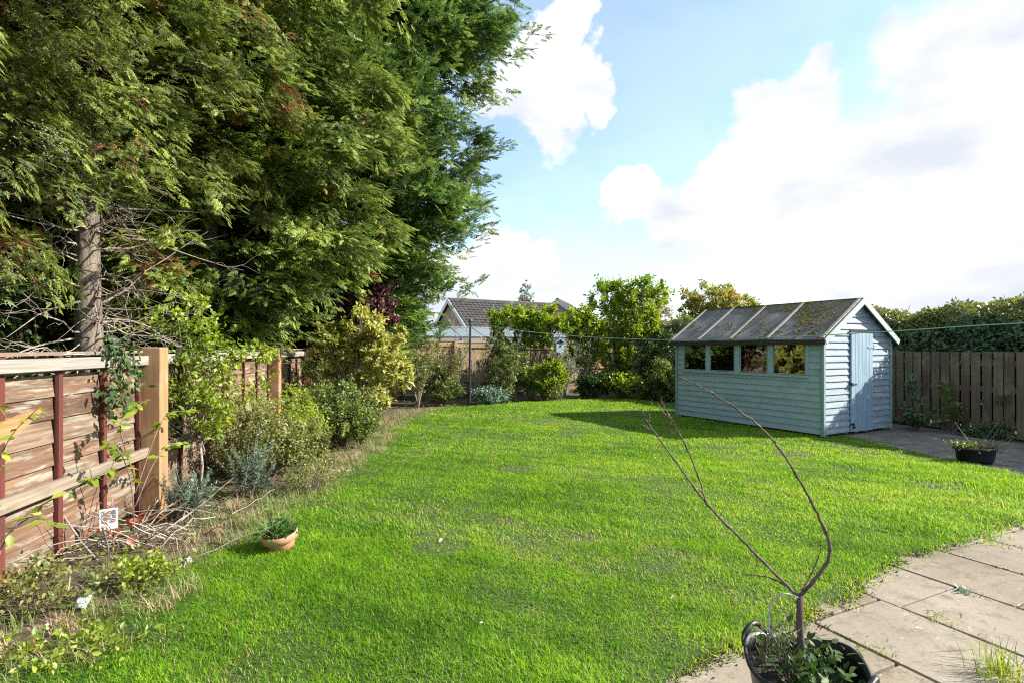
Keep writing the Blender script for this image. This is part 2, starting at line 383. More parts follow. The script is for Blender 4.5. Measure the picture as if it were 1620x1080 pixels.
# ---- grass blades (one uncountable mass)
def grass():
    Ps = []; Ws = []; Hs = []
    for (y0, y1, x0, x1, dens, w) in ((1.2, 4.2, -3.3, 4.6, 17000, .0040), (4.2, 7.5, -4.0, 7.6, 7600, .0058), (7.5, 11.5, -4.2, 6.5, 3000, .0095), (11.5, 18, -4.6, 5, 1500, .014)):
        n = int((y1 - y0) * (x1 - x0) * dens)
        P = np.stack([rng.uniform(x0, x1, n), rng.uniform(y0, y1, n)], 1)
        # only what stands within view plus a margin
        k = (np.abs(P[:, 0] / P[:, 1]) < 1.35) & (P[:, 1] > 1.7); P = P[k]
        lf_ = (P[:, 0] < -1.0)[:, None] * .09 + ((P[:, 0] > .3) & (P[:, 1] < 5.5))[:, None] * .035; jit = P + rng.normal(size=P.shape) * (.035 + lf_) + np.stack([vnoise(P, 6, 1), vnoise(P, 6, 2)], 1) * (.06 + lf_)
        k = pip(jit, LAWN); P = P[k]
        bare = vnoise(P, 1.4, 5) + .5 * vnoise(P, 6, 6)
        k = rng.uniform(size=len(P)) > np.clip((bare - .50) * 1.0, 0, .6); P = P[k]
        for (sx_, sy_, sr) in ((1135, 711, .16), (1258, 722, .20), (1495, 772, .22), (905, 688, .17), (1340, 745, .14), (820, 745, .2), (960, 668, .15), (1210, 765, .12), (700, 870, .16)):
            c_ = gp(sx_, sy_); q_ = ((P[:, 0] - c_.x) / (1.5 * sr)) ** 2 + ((P[:, 1] - c_.y) / sr) ** 2 + .3 * vnoise(P, 14, 33); P = P[(q_ > 1) | (rng.uniform(size=len(P)) < .22)]
        Ps.append(P); Ws.append(np.full(len(P), w)); Hs.append(np.full(len(P), 1.0 if w < .01 else 1.1))
    P = np.concatenate(Ps); w = np.concatenate(Ws) * rng.uniform(.55, 1.15, len(P)); n = len(P)
    clump = vnoise(P, 9, 9) * .5 + vnoise(P, 2.2, 10) * .6
    h = (.029 + .022 * np.clip(clump, -1, 1.5)) * rng.uniform(.55, 1.35, n) * np.concatenate(Hs)
    # scruffier towards the patio edge
    h *= 1 + .5 * np.clip((P[:, 0] - 1.5) / 3, 0, 1) * (P[:, 1] < 7)
    h = np.maximum(h, .014)
    az = rng.uniform(0, 2 * PI, n); lean = np.abs(rng.normal(.85, .45, n))
    az = np.where(rng.uniform(size=n) < .15, vnoise(P, 2.7, 12) * 3, az)
    d = np.stack([np.cos(az), np.sin(az)], 1); s = np.stack([-np.sin(az), np.cos(az)], 1)
    z0 = np.full((n, 1), .024)
    b = np.concatenate([P, z0], 1)
    off = lambda t: np.concatenate([d * (lean * h * t ** 1.8)[:, None], (h * (t - .22 * lean * t * t))[:, None]], 1)
    sd_ = np.concatenate([s * (w / 2)[:, None], np.zeros((n, 1))], 1)
    V = np.stack([b - sd_, b + sd_, b + off(.55) + sd_ * .8, b + off(.55) - sd_ * .8, b + off(1.0)], 1)
    base = (np.arange(n) * 5)[:, None]
    tris = np.concatenate([base + np.array([[0, 1, 2]]), base + np.array([[0, 2, 3]]), base + np.array([[3, 2, 4]])], 0)
    v = np.clip(rng.normal(.42, .17, n) + .26 * vnoise(P, 2.6, 20) + .22 * vnoise(P, 9, 21) + .05 * np.clip(P[:, 0], -2, 3), 0, 1)
    dry = (rng.uniform(size=n) < .03 + .18 * np.clip(vnoise(P, 1.4, 5) + .4 * vnoise(P, 6, 6) - .1, 0, 1)); v = np.where(dry, 1.3, v)
    m, nt, p, out = mat_base('grass_blade'); at = attr(nt, 'v')
    nn = noise(nt, ocoord(nt), .8, 4)
    f = mth(nt, 'ADD', at, mth(nt, 'MULTIPLY_ADD', nn, .8, -.4))
    f = mth(nt, 'MULTIPLY', f, .7)
    c = ramp(nt, f, [(0, (.060, .165, .006)), (.3, (.145, .32, .008)), (.62, (.265, .43, .014)), (.78, (.33, .42, .025)), (.88, (.50, .42, .17))])
    nt.links.new(c, p.inputs['Base Color']); p.inputs['Roughness'].default_value = .55; p.inputs['Specular IOR Level'].default_value = .22
    t = nt.nodes.new('ShaderNodeBsdfTranslucent'); hs = nt.nodes.new('ShaderNodeHueSaturation'); hs.inputs['Value'].default_value = 1.8; hs.inputs['Hue'].default_value = .485
    nt.links.new(c, hs.inputs['Color']); nt.links.new(hs.outputs[0], t.inputs[0])
    ms = nt.nodes.new('ShaderNodeMixShader'); ms.inputs[0].default_value = .42
    nt.links.new(p.outputs[0], ms.inputs[1]); nt.links.new(t.outputs[0], ms.inputs[2]); nt.links.new(ms.outputs[0], out.inputs[0])
    o = np_mesh('grass', V.reshape(-1, 3), tris, None, m, None, {'v': np.repeat(v, 5)})
    tag(o, 'short bright green lawn grass with a few dry blades', 'grass', kind='stuff')
    # clover and small broad weeds in the sward
    n = 16000; P = np.stack([rng.uniform(-3.2, 5, n), rng.uniform(2.1, 7.5, n)], 1)
    k = pip(P, LAWN) & (vnoise(P, 2.0, 31) + .35 * (3.8 - P[:, 1]) > rng.uniform(-.6, 1.2, n)); P = P[k]; n = len(P)
    P3 = np.concatenate([P, rng.uniform(.032, .062, (n, 1))], 1)
    dd = rnd_dir(n); dd[:, 2] *= .25; nr = rnd_dir(n) * .35; nr[:, 2] += 1
    o = scatter('clover', LEAF4_V, LEAF4_F, P3, rot_from(dd, nr), rng.uniform(.014, .028, n), rng.uniform(size=n), leafmat('clover_leaf', [(.03, .085, .015), (.06, .14, .02), (.10, .18, .03)], .3), None)
    tag(o, 'small round clover leaves growing through the near part of the lawn', 'clover', kind='stuff')
grass()

# ---- patio
def slab_mat():
    m, nt, p, _ = mat_base('slab'); v = ocoord(nt); at = attr(nt, 'v')
    n1 = noise(nt, v, 2.2, 6, .6); n2 = noise(nt, v, 60, 5, .7); n3 = noise(nt, v, 9, 6, .75)
    c = ramp(nt, n1, [(.3, (.17, .128, .085)), (.5, (.24, .195, .14)), (.7, (.32, .27, .20))])
    c = mix(nt, mth(nt, 'MULTIPLY', at, .35), c, (.30, .27, .225))
    c = mix(nt, mth(nt, 'MULTIPLY_ADD', n3, 6, -3.1, True), c, (.13, .115, .075)); n5 = noise(nt, v, 28, 3, .5); c = mix(nt, mth(nt, 'MULTIPLY_ADD', n5, 9, -6.0, True), c, (.42, .40, .34)); n7 = noise(nt, v, 17, 6, .8); c = mix(nt, mth(nt, 'MULTIPLY_ADD', n7, 7, -4.1, True), c, (.10, .085, .055)); n6 = noise(nt, v, 1.1, 5, .6); c = mix(nt, mth(nt, 'MULTIPLY_ADD', n6, 3, -1.4, True), c, mix(nt, 1.0, c, (.62, .60, .55), 'MULTIPLY'))
    c = mix(nt, .5, c, ramp(nt, n2, [(.3, (.55, .52, .48)), (.6, (1, 1, 1))]), 'MULTIPLY')
    nt.links.new(c, p.inputs['Base Color']); p.inputs['Roughness'].default_value = .9; bump(nt, p, n2, .35, .004); return m
M['slab'] = slab_mat()
def patio():
    th = math.atan2(-.90, .43); Mx = Matrix.Translation((2.09 + .02, 3.35, 0)) @ Matrix.Rotation(th, 4, 'Z')
    mb = MB(); joint = .016
    for r in range(-12, 14):
        off = random.uniform(0, .9)
        y0 = r * .6
        for c in range(-6, 6):
            x0 = c * .9 + off
            jx = random.uniform(-.004, .004); dz = random.uniform(-.004, .004)
            cx, cy = (Mx @ Vector((x0 + .45, y0 + .3, 0)))[:2]
            if not (-.4 < cx < 9 and -.5 < cy < 5.4): continue
            # lawn side: only keep slabs near / outside the lawn
            pts = np.array([[(Mx @ Vector((x0 + u, y0 + w, 0)))[i] for i in (0, 1)] for u in (.02, .45, .88) for w in (.02, .3, .58)])
            if pip(pts, LAWN).all(): continue
            mb.box(x0 + joint / 2, x0 + .9 - joint / 2, y0 + joint / 2, y0 + .6 - joint / 2, -.03, .018 + dz * .5, Mx, None, .0025)
    o = mb.build('patio', M['slab'], None, .004)
    tag(o, 'buff concrete paving slabs of the patio in the near right corner', kind='structure')
patio()
def shed_path():
    """darker mottled slabs between the shed and the slatted fence"""
    mb = MB(); Mx = Matrix.Translation((5.0, 8.95, 0)) @ Matrix.Rotation(rad(-63), 4, 'Z')
    for r in range(-1, 6):
        for c in range(-2, 6):
            x0, y0 = c * .75 + .2 * (r % 2), r * .6 - .05
            cx, cy = (Mx @ Vector((x0 + .37, y0 + .3, 0)))[:2]
            if cx > 10.7 - .316 * cy or cy < 5.2: continue
            pts = np.array([[(Mx @ Vector((x0 + u, y0 + w, 0)))[i] for i in (0, 1)] for u in (.02, .37, .73) for w in (.02, .58)])
            if pip(pts, LAWN).all(): continue
            mb.box(x0 + .01, x0 + .74, y0 + .01, y0 + .59, -.03, .017 + random.uniform(-.003, .003), Mx, None, .004)
    m, nt, p, _ = mat_base('dark_slab'); v = ocoord(nt); n1 = noise(nt, v, 3, 6, .7); n2 = noise(nt, v, 50, 5, .7)
    c = ramp(nt, n1, [(.3, (.10, .085, .065)), (.5, (.20, .175, .14)), (.7, (.30, .26, .20))])  # mottled tones, darker than the patio slabs
    c = mix(nt, .5, c, ramp(nt, n2, [(.3, (.5, .5, .5)), (.6, (1, 1, 1))]), 'MULTIPLY')
    nt.links.new(c, p.inputs['Base Color']); p.inputs['Roughness'].default_value = .9; bump(nt, p, n2, .5, .006)
    tag(mb.build('path', m, None, .004), 'dark mottled paving slabs between shed and slatted fence', kind='structure')
shed_path()

# ------------------------------------------------------------------ fences
M['panel'] = wood('panel_board', [(.105, .050, .028), (.19, .105, .060), (.28, .175, .105), (.13, .068, .042), (.23, .165, .11), (.17, .085, .048), (.30, .20, .12)], 0, (.32, .4), peel=(.28, .245, .19), peel_at=(.50, .60), stain=(.10, .065, .045))
M['panel_new'] = wood('raw_split_board', [(.36, .17, .07), (.40, .20, .085)], 0)
M['batten'] = wood('batten', [(.085, .016, .011), (.12, .024, .016)], 2, (.6, .4), stain=(.06, .02, .015))
M['rail'] = wood('grey_rail', [(.30, .275, .245), (.35, .325, .29)], 0, (.5, .4), stain=(.21, .18, .15))
M['rail_old'] = wood('brown_rail', [(.22, .17, .12), (.27, .215, .16)], 0, (.45, .4), stain=(.15, .12, .09), peel=(.36, .32, .27), peel_at=(.58, .66))
M['cap'] = wood('cap_rail', [(.17, .11, .075), (.25, .19, .145)], 0, (.5, .4), peel=(.4, .36, .3))
M['post'] = wood('new_post', [(.30, .17, .08), (.34, .20, .10)], 2, (.62, .45), stain=(.38, .25, .13), across=22)

FD = Vector((-.16, .987, 0)).normalized(); F0 = Vector((-3.34, 5.0, 0))
FA = math.atan2(FD.y, FD.x)
def fence_pt(Y, off=0.0):
    t = (Y - 5.0) / FD.y; p = F0 + FD * t; n = Vector((FD.y, -FD.x, 0)); return p + n * off
def left_fence():
    root = empty('panel_fence', F0, FA)
    tag(root, 'weathered red brown overlap panel fence with tan posts along the left bed', 'fence')
    # local: x along the fence (away from the camera), -y towards the garden
    def sx(Y): return (Y - 5.0) / FD.y
    spans = [(-3.7, -1.90), (-1.78, -.10), (.10, 2.0), (2.12, 4.05), (4.22, 6.7), (6.85, 8.8), (8.95, 10.3)]
    for si, (a0, a1) in enumerate(spans):
        if si: p = empty('panel', (0, 0, 0)); p.parent = root
        mb = MB(); z = .06; k = 0
        while z < 1.44:
            h = random.uniform(.145, .172)
            if z + h > 1.30: h = 1.425 - z if z + h > 1.38 else h
            if h < .03: break
            missing = False
            if not missing:
                cuts = [a0, a1]
                dz0, dz1 = random.uniform(-.012, .012), random.uniform(-.012, .012)
                Mm = Matrix.Translation((0, .012 * (k % 2) + .03, 0)) @ Matrix.Rotation(rad(random.uniform(4, 8)), 4, 'X')
                Mm = Matrix.Translation((0, .006 + random.uniform(-.003, .003), z)) @ Matrix.Rotation(-rad(5 + random.uniform(-1, 2)), 4, 'X') @ Matrix.Rotation(-(dz1 - dz0) / (a1 - a0), 4, 'Y')
                mb.box(a0, a1, 0, .010, 0, h + (.02 if not (si == 1 and .95 < z < 1.2) else -.022), Mm, None, .004)
            z += h; k += 1
        o = mb.build('panel', M['panel'], root)
        bt = MB()
        nb = max(2, round((a1 - a0) / .62) + 1)
        for i in range(nb):
            x = a0 + .03 + (a1 - a0 - .06) * i / (nb - 1)
            bt.box(x - .022, x + .022, -.022, .004, .04, 1.44, None, None, .003)
            bt.box(x - .024, x + .020, .052, .072, .04, 1.44, None, None, .003)
        bt.build('batten', M['batten'], o)
        if si: bpy.data.objects.remove(p)
    # top cap, thick grey rails
    r = MB()
    for a0, a1 in spans: r.box(a0 - .02, a1 + .02, -.026, .066, 1.448, 1.470, None, None, .004)
    r.build('cap_rail', M['cap'], root)
    for (a0, a1, z, dz) in ((-3.7, -.084, 1.385, .0), (.094, 4.07, 1.385, .01), (4.22, 6.68, 1.37, .01), (6.82, 10.3, 1.37, 0)):
        q = MB(); q.box(a0, a1, -.068, -.026, z - .045, z + .045, None, None, .006); q.build('top_rail', M['rail'], root, .004)
    for (a0, a1, z) in ((-3.7, -.084, .56), (.094, 4.07, .55), (4.22, 6.68, .54), (6.82, 10.3, .54)):
        q = MB(); q.box(a0, a1, -.066, -.026, z - .042, z + .042, None, None, .008); q.build('middle_rail', M['rail_old'], root, .004)
    for x in (-1.84, 0, 4.14, 6.76, 8.88):
        if x == -1.84: continue
        q = MB(); w = .082 if x == 0 else .08
        q.box(x - w, x + w, -.165, .0, -.02, 1.50 if x == 0 else 1.49, None, .5, .003); q.build('post', M['post'], root, .006)
    # split board hanging loose off the first panel
    q = MB(); Mm = Matrix.Translation((-1.95, -.075, .93)) @ Matrix.Rotation(rad(-13), 4, 'Y')
    q.add([Mm @ Vector(p) for p in [(0, 0, -.03), (.30, 0, .0), (.50, 0, .05), (.46, 0, .075), (.30, 0, .095), (0, 0, .11), (0, .012, -.03), (.30, .012, .0), (.50, .012, .05), (.46, .012, .075), (.30, .012, .095), (0, .012, .11)]],
          [(0, 1, 2, 3, 4, 5), (11, 10, 9, 8, 7, 6)] + [(i, (i + 1) % 6 + 0, (i + 1) % 6 + 6, i + 6) for i in range(6)])
    tag(q.build('loose_board', M['panel_new'], root), 'raw orange split board hanging loose on the panel')
left_fence()

# back fence: pale vertical boards, posts, rails
M['tan'] = wood('tan_board', [(.36, .225, .115), (.43, .28, .155), (.50, .335, .19), (.39, .26, .15)], 2, (.65, .45), stain=(.29, .19, .11))
M['tan_rail'] = wood('tan_rail', [(.42, .29, .17), (.48, .35, .22)], 0, (.65, .45))
M['dark_rail'] = wood('dark_rail', [(.10, .075, .055), (.14, .11, .085)], 0, (.6, .4))
BF0 = Vector((-5.0, 15.0, 0)); BF1 = Vector((4.9, 19.5, 0))
def back_fence():
    L = (BF1 - BF0).length; ang = math.atan2(BF1.y - BF0.y, BF1.x - BF0.x)
    root = empty('board_fence', BF0, ang); tag(root, 'tan vertical board fence with posts and rails across the end of the garden', 'fence')
    npan = 6; w = L / npan
    for i in range(npan):
        top = 1.80 - .28 * (i + .3) / npan
        b = MB(); x = i * w + .05
        while x < (i + 1) * w - .05:
            ww = min(.115, (i + 1) * w - .05 - x); b.box(x, x + ww - .004, .02, .036 + random.uniform(0, .006), .12, top - .06, None, None, .002); x += ww
        b.build('board_panel', M['tan'], root)
        r = MB()
        r.box(i * w + .03, (i + 1) * w - .03, -.03, .045, top - .055, top, None, None, .002)
        r.box(i * w + .04, (i + 1) * w - .04, -.012, .016, top - .21, top - .09, None, None, .002)
        r.box(i * w + .04, (i + 1) * w - .04, -.018, .016, .80, .87, None, None, .002)
        r.build('rail', M['tan_rail'], root)
        q = MB(); q.box(i * w + .04, (i + 1) * w - .04, -.03, .012, .40, .46, None, None, .002); q.box(i * w + .04, (i + 1) * w - .04, -.0, .03, .0, .115)
        q.build('gravel_board', M['dark_rail'], root)
    for i in range(npan + 1):
        q = MB(); top = 1.80 - .28 * (i + .3) / npan; q.box(i * w - .05, i * w + .05, -.06, .05, 0, top - .02 if i else top, None, .5); q.build('post', M['tan'], root, .004)
        if i < npan:
            q = MB(); q.box(i * w + .17, i * w + .26, -.04, -.012, 0, top - .22, None, .1); q.build('strut', M['dark_rail'] if i % 2 else M['rail'], root, .003)
back_fence()

# right fence: dark slatted pales
M['pale'] = wood('dark_pale', [(.11, .068, .052), (.15, .10, .07), (.19, .145, .09), (.13, .088, .062)], 2, (.5, .4), green=(.20, .20, .10))
def right_fence():
    p0 = Vector((10.91 - .316 * 18.9, 18.9, 0)); d = Vector((.316, -1, 0)).normalized(); ang = math.atan2(d.y, d.x)
    root = empty('slatted_fence', p0, ang); tag(root, 'dark brown fence of upright slats with gaps along the right boundary', 'fence')
    L = 13.6; x = 0
    while x < L:
        q = MB(); h = 1.42 + random.uniform(-.008, .008)
        lean = random.uniform(-.4, .4)
        Mm = Matrix.Translation((x, 0, 0)) @ Matrix.Rotation(rad(lean), 4, 'Y')
        q.box(-.068, .068, -.018, 0, .05 + random.uniform(-.02, .02), h, Mm, None, .002); q.build('slat', M['pale'], root)
        x += .166
    for z in (.24, .80, 1.24):
        q = MB(); q.box(-.1, L, .003, .055, z - .045, z + .045); q.build('rail', M['pale'], root)
    for i in range(8):
        q = MB(); q.box(i * 1.9 - .05, i * 1.9 + .05, .057, .16, 0, 1.38); q.build('post', M['pale'], root)
right_fence()

# ------------------------------------------------------------------ shed
M['shed'] = wood('shed_paint', [(.27, .36, .38), (.31, .41, .43), (.28, .38, .405)], 1, (.72, .45), peel=(.40, .44, .43), peel_at=(.60, .70), stain=(.24, .33, .335), rough=.6)
M['shed_side'] = wood('shed_paint_green', [(.30, .415, .46), (.335, .455, .50), (.31, .43, .475)], 1, (.80, .45), stain=(.23, .335, .355), rough=.6)
M['shed_x'] = wood('shed_gable_paint', [(.25, .33, .40), (.29, .37, .45), (.32, .41, .48)], 0, (.62, .42), peel=(.45, .46, .46), peel_at=(.53, .62), stain=(.22, .30, .33), rough=.6)
M['shed_z'] = wood('shed_door_paint', [(.25, .38, .48), (.29, .43, .54), (.27, .40, .50)], 2, (.60, .42), peel=(.40, .45, .46), peel_at=(.58, .68), stain=(.20, .31, .38), rough=.6)
M['trim_z'] = wood('shed_trim', [(.22, .33, .33), (.25, .36, .36)], 2, (.7, .45), peel=(.42, .43, .4), peel_at=(.6, .7), rough=.6)
M['white_wood'] = wood('barge_paint', [(.42, .48, .48), (.50, .55, .55)], 0, (.7, .45), peel=(.30, .31, .28), peel_at=(.58, .66))
M['lath'] = wood('roof_lath', [(.42, .38, .32), (.50, .46, .40)], 0, (.6, .4))
M['iron'] = plain('rusty_iron', (.06, .045, .04), .7, .6, c2=(.035, .025, .02))
def felt_mat():
    m, nt, p, _ = mat_base('roof_felt'); v = ocoord(nt); n1 = noise(nt, v, 2.5, 6, .7); n2 = noise(nt, v, 90, 4, .8)
    c = ramp(nt, n1, [(.3, (.11, .105, .10)), (.5, (.18, .172, .165)), (.7, (.27, .262, .255))])
    c = mix(nt, .6, c, ramp(nt, n2, [(.35, (.55, .55, .55)), (.65, (1.2, 1.2, 1.2))]), 'MULTIPLY')
    n3 = noise(nt, v, 4.5, 7, .75)
    c = mix(nt, mth(nt, 'MULTIPLY_ADD', n3, 9, -5.2, True), c, (.13, .12, .045))
    nt.links.new(c, p.inputs['Base Color']); p.inputs['Roughness'].default_value = .9; bump(nt, p, n2, .5, .004); return m
M['felt'] = felt_mat()
def glass_mat():
    m, nt, p, out = mat_base('window_glass'); p.inputs['Base Color'].default_value = (.01, .01, .01, 1)
    p.inputs['Roughness'].default_value = .03; p.inputs['IOR'].default_value = 1.55
    v = ocoord(nt); n = noise(nt, v, 3.0, 2); bump(nt, p, n, .15, .02)
    tr = nt.nodes.new('ShaderNodeBsdfTransparent'); tr.inputs[0].default_value = (.8, .82, .8, 1)
    gl = nt.nodes.new('ShaderNodeBsdfGlossy'); gl.inputs['Roughness'].default_value = .02; gl.inputs['Color'].default_value = (.95, .95, .95, 1)
    nt.links.new(p.inputs['Normal'].links[0].from_socket, gl.inputs['Normal'])
    fr = nt.nodes.new('ShaderNodeFresnel'); fr.inputs[0].default_value = 1.9
    ms = nt.nodes.new('ShaderNodeMixShader'); nt.links.new(mth(nt, 'ADD', fr.outputs[0], .10, None, True), ms.inputs[0])
    nt.links.new(tr.outputs[0], ms.inputs[1]); nt.links.new(gl.outputs[0], ms.inputs[2]); nt.links.new(ms.outputs[0], out.inputs[0]); return m
M['glass'] = glass_mat()
M['inside'] = wood('shed_inside', [(.16, .11, .07), (.20, .14, .09)], 1, (.6, .4))
def shed():
    Wd, Ln, EV, AP = 1.98, 3.2, 1.68, 2.31
    root = empty('garden_shed', SHED_N, SHED_A); tag(root, 'pale blue timber shed with four side windows and mossy felt roof', 'shed')
    bh = .108
    # ---- long side with windows (x = 0), boards lap
    wins = [(.28, .90), (1.0, 1.6), (1.71, 2.31), (2.40, 3.0)]
    wz0, wz1 = 1.03, 1.60
    def lap(mb, x, a0, a1, z, axis, sign, h=bh, a=None, top=.022):
        """one lapped board: thick lower edge, thin top edge"""
        t0, t1 = top, .006
        if axis == 'y':   # wall in the plane x = const, facing sign
            P = [(x, z), (x + sign * t0, z), (x + sign * t0 * .95, z + .014), (x + sign * t1, z + h - .014), (x + sign * t1, z + h), (x, z + h)]
            n = len(P); V = [(p[0], a0, p[1]) for p in P] + [(p[0], a1, p[1]) for p in P]
        else:
            P = [(x, z), (x + sign * t0, z), (x + sign * t0 * .95, z + .014), (x + sign * t1, z + h - .014), (x + sign * t1, z + h), (x, z + h)]
            n = len(P); V = [(a0, p[0], p[1]) for p in P] + [(a1, p[0], p[1]) for p in P]
        mb.add(V, [tuple(range(n)), tuple(range(n, 2 * n))[::-1]] + [(i, n + i, n + (i + 1) % n, (i + 1) % n) for i in range(n)], a)
    mb = MB(); z = .07
    while z < EV - .03:
        h = min(bh, EV - z)
        if z + h * .5 > wz0 - .04 and z < wz1 + .03:
            for a0, a1 in ((.03, .235), (3.045, Ln - .03)): lap(mb, 0, a0, a1, z, 'y', -1, h)
        else: lap(mb, 0, .03, Ln - .03, z, 'y', -1, h)
        z += bh
    mb.box(.002, .02, .03, Ln - .03, .07, wz0 - .02); mb.box(.002, .02, .03, .25, wz0 - .02, EV); mb.box(.002, .02, 3.03, Ln - .03, wz0 - .02, EV); mb.box(.002, .02, .25, 3.03, wz1 + .03, EV)
    mb.build('side_wall', M['shed_side'], root)
    # the far side and back gable
    mb = MB(); z = .07
    while z < EV - .03: lap(mb, Wd, .03, Ln - .03, z, 'y', 1, min(bh, EV - z)); z += bh
    mb.box(Wd - .02, Wd - .002, .03, Ln - .03, .07, EV); mb.build('side_wall', M['shed_side'], root)
    def gable(y, sign, door):
        g = MB(); z = .07
        while z < AP - .06:
            h = bh; k = (z + h * .6 - EV) / (AP - EV); ins = max(0, k) * Wd / 2
            if z + h > EV: x0, x1 = ins + .02, Wd - ins - .02
            else: x0, x1 = .03, Wd - .03
            if x1 - x0 > .05:
                if door and z < 1.74:
                    lap(g, y, x0, .715, z, 'x', sign, min(h, 9)); lap(g, y, 1.385, x1, z, 'x', sign, h)
                else: lap(g, y, x0, x1, z, 'x', sign, h)
            z += bh
        s2 = -sign
        poly = [(.02, .07), (Wd - .02, .07), (Wd - .02, EV), (Wd / 2, AP - .02), (.02, EV)]
        g.prism(poly, y + s2 * .002, y + s2 * .018)
        g.build('gable_wall', M['shed_x'], root)
    gable(0, -1, True); gable(Ln, 1, False)
    # corner trims
    for (x, y) in ((0, 0), (Wd, 0), (0, Ln), (Wd, Ln)):
        q = MB(); q.box(x - .036 if x == 0 else x - .02, x + .020 if x == 0 else x + .036, y - .036 if y == 0 else y - .020, y + .020 if y == 0 else y + .036, .04, EV - .01, None, None, .002)
        q.build('corner_post', M['trim_z'], root, .004)
    # door of vertical boards
    q = MB(); x = .73
    for i in range(6):
        q.box(x, x + .104, -.044, -.022 + 0, .06 + random.uniform(0, .01), 1.73, None, None, .0015); x += .1075
    d = q.build('door', M['shed_z'], root, .003)
    q = MB(); q.box(.72, 1.385, -.021, -.019 + .0, .10, 1.7); q.build('door_ledge', M['shed_z'], d)
    for z in (.32, 1.50):
        q = MB(); q.box(1.20, 1.40, -.052, -.0455, z - .018, z + .018); q.box(1.385, 1.43, -.055, -.03, z - .04, z + .04); q.build('hinge', M['shed_z'], d, .002)
    q = MB(); q.tube([(.715, -.06, .88), (.80, -.062, .885), (.86, -.062, .88)], .008); q.box(.70, .74, -.068, -.04, .86, .905); q.tube([(.80, -.06, .885), (.80, -.085, .87), (.80, -.09, .85)], .007); q.build('bolt', M['iron'], d, .002)
    q = MB(); q.box(.69, .80, -.056, -.044, .185, .215); q.tube([(.745, -.05, .19), (.77, -.078, .185), (.785, -.05, .16)], .006); q.lathe([(0, 0), (.022, 0), (.022, .03), (0, .03)], 12, (.765, -.065, .13)); q.build('padlock', M['iron'], d, .002)
    q = MB(); q.box(.69, 1.42, -.05, -.022, 1.745, 1.775); q.build('door_head', M['iron'], root, .002)
    # windows
    f = MB()
    f.box(-.032, .012, .235, 3.045, wz1, wz1 + .035); f.box(-.050, .012, .235, 3.045, wz0 - .042, wz0 - .0, None, .9); f.build('window_band', M['shed_side'], root, .003)
    edges = [.235] + [v for w_ in wins for v in w_] + [3.045]
    for k in range(0, len(edges), 2):
        q = MB(); q.box(-.034, .014, edges[k] + .001, edges[k + 1] - .001, wz0 + .001, wz1 - .001); q.build('mullion', M['shed_side'], root, .003)
    for a0, a1 in wins:
        fr = MB(); t = .022
        fr.box(-.026, -.006, a0 + .002, a0 + t, wz0 + .004, wz1 - .004); fr.box(-.026, -.006, a1 - t, a1 - .002, wz0 + .004, wz1 - .004)
        fr.box(-.026, -.006, a0 + t, a1 - t, wz0 + .004, wz0 + t); fr.box(-.026, -.006, a0 + t, a1 - t, wz1 - t, wz1 - .004)
        w_ = fr.build('window', M['trim_z'], root, .002)
        gq = MB(); gq.box(-.015, -.011, a0 + t, a1 - t, wz0 + t, wz1 - t); gq.build('pane', M['glass'], w_)
    # floor and inner things
    q = MB(); q.box(.03, Wd - .03, .03, Ln - .03, .08, .11); q.build('floor_panel', M['inside'], root)
    for x in (.15, .7, 1.3, 1.85):
        q = MB(); q.box(x - .03, x + .03, .02, Ln - .02, .02, .068); q.build('bearer', M['inside'], root)
    # roof: two slopes with a 6 cm overhang at the eaves and 9 cm at the gables
    sl = math.atan2(AP - EV, Wd / 2); LL = math.hypot(AP - EV, Wd / 2) + .13
    for s in (-1, 1):
        ang = sl if s < 0 else -sl
        Mm = Matrix.Translation((Wd / 2, 0, AP + .005)) @ Matrix.Rotation(-ang if s < 0 else -ang, 4, 'Y')
        r = MB()
        # build as a slightly uneven sheet
        nx, ny = 14, 36; P = []; Fc = []
        for j in range(ny + 1):
            for i in range(nx + 1):
                u = i / nx * LL; y = -.10 + (Ln + .2) * j / ny
                zz = .024 + .004 * math.sin(y * 5.1 + u * 3) + .003 * math.sin(u * 9 + y * 2) - .004 * (i == nx)
                P.append(Mm @ Vector((s * u, y, zz)))
        for j in range(ny):
            for i in range(nx):
                a_ = j * (nx + 1) + i; Fc.append((a_, a_ + 1, a_ + nx + 2, a_ + nx + 1) if s > 0 else (a_, a_ + nx + 1, a_ + nx + 2, a_ + 1))
        r.add(P, Fc, .5)
        r.box(min(0, s * LL), max(0, s * LL), -.098, Ln + .098, 0, .016, Mm)
        ro = r.build('roof', M['felt'], root)
        # laths across the felt, running down the slope
        for y in (.0 - .06, .95, 1.75, 2.52, Ln + .06):
            q = MB(); q.box(min(s * .02, s * (LL - .01)), max(s * .02, s * (LL - .01)), y - .026, y + .026, .031, .046, Mm, None, .001); q.build('lath', M['lath'], ro, .002)
        # moss cushions
        n = 4200; u = rng.beta(1.3, 1.5, n) * LL * .98; y = rng.uniform(-.09, Ln + .09, n)
        cl = vnoise(np.stack([u * 2, y * 1.5], 1), 2.5, 40 + s)
        wgt = np.clip(cl * .8 + .02 + .45 * (u < .30) + .35 * (y < .7) + .25 * (y > 2.8) - .05, 0, 1)
        k = rng.uniform(size=n) < wgt * .8; u, y = u[k], y[k]; n = len(u)
        Q = np.array([list(Mm @ Vector((s * a_, b_, .026))) for a_, b_ in zip(u, y)])
        tv = [(0, 0, .5)] + [(math.cos(t) * .6, math.sin(t) * .6, .33) for t in np.arange(6) * PI / 3] + [(math.cos(t), math.sin(t), -.1) for t in np.arange(6) * PI / 3]
        tf = [(0, 1 + i, 1 + (i + 1) % 6) for i in range(6)] + [(1 + i, 7 + i, 7 + (i + 1) % 6) for i in range(6)] + [(1 + i, 7 + (i + 1) % 6, 1 + (i + 1) % 6) for i in range(6)]
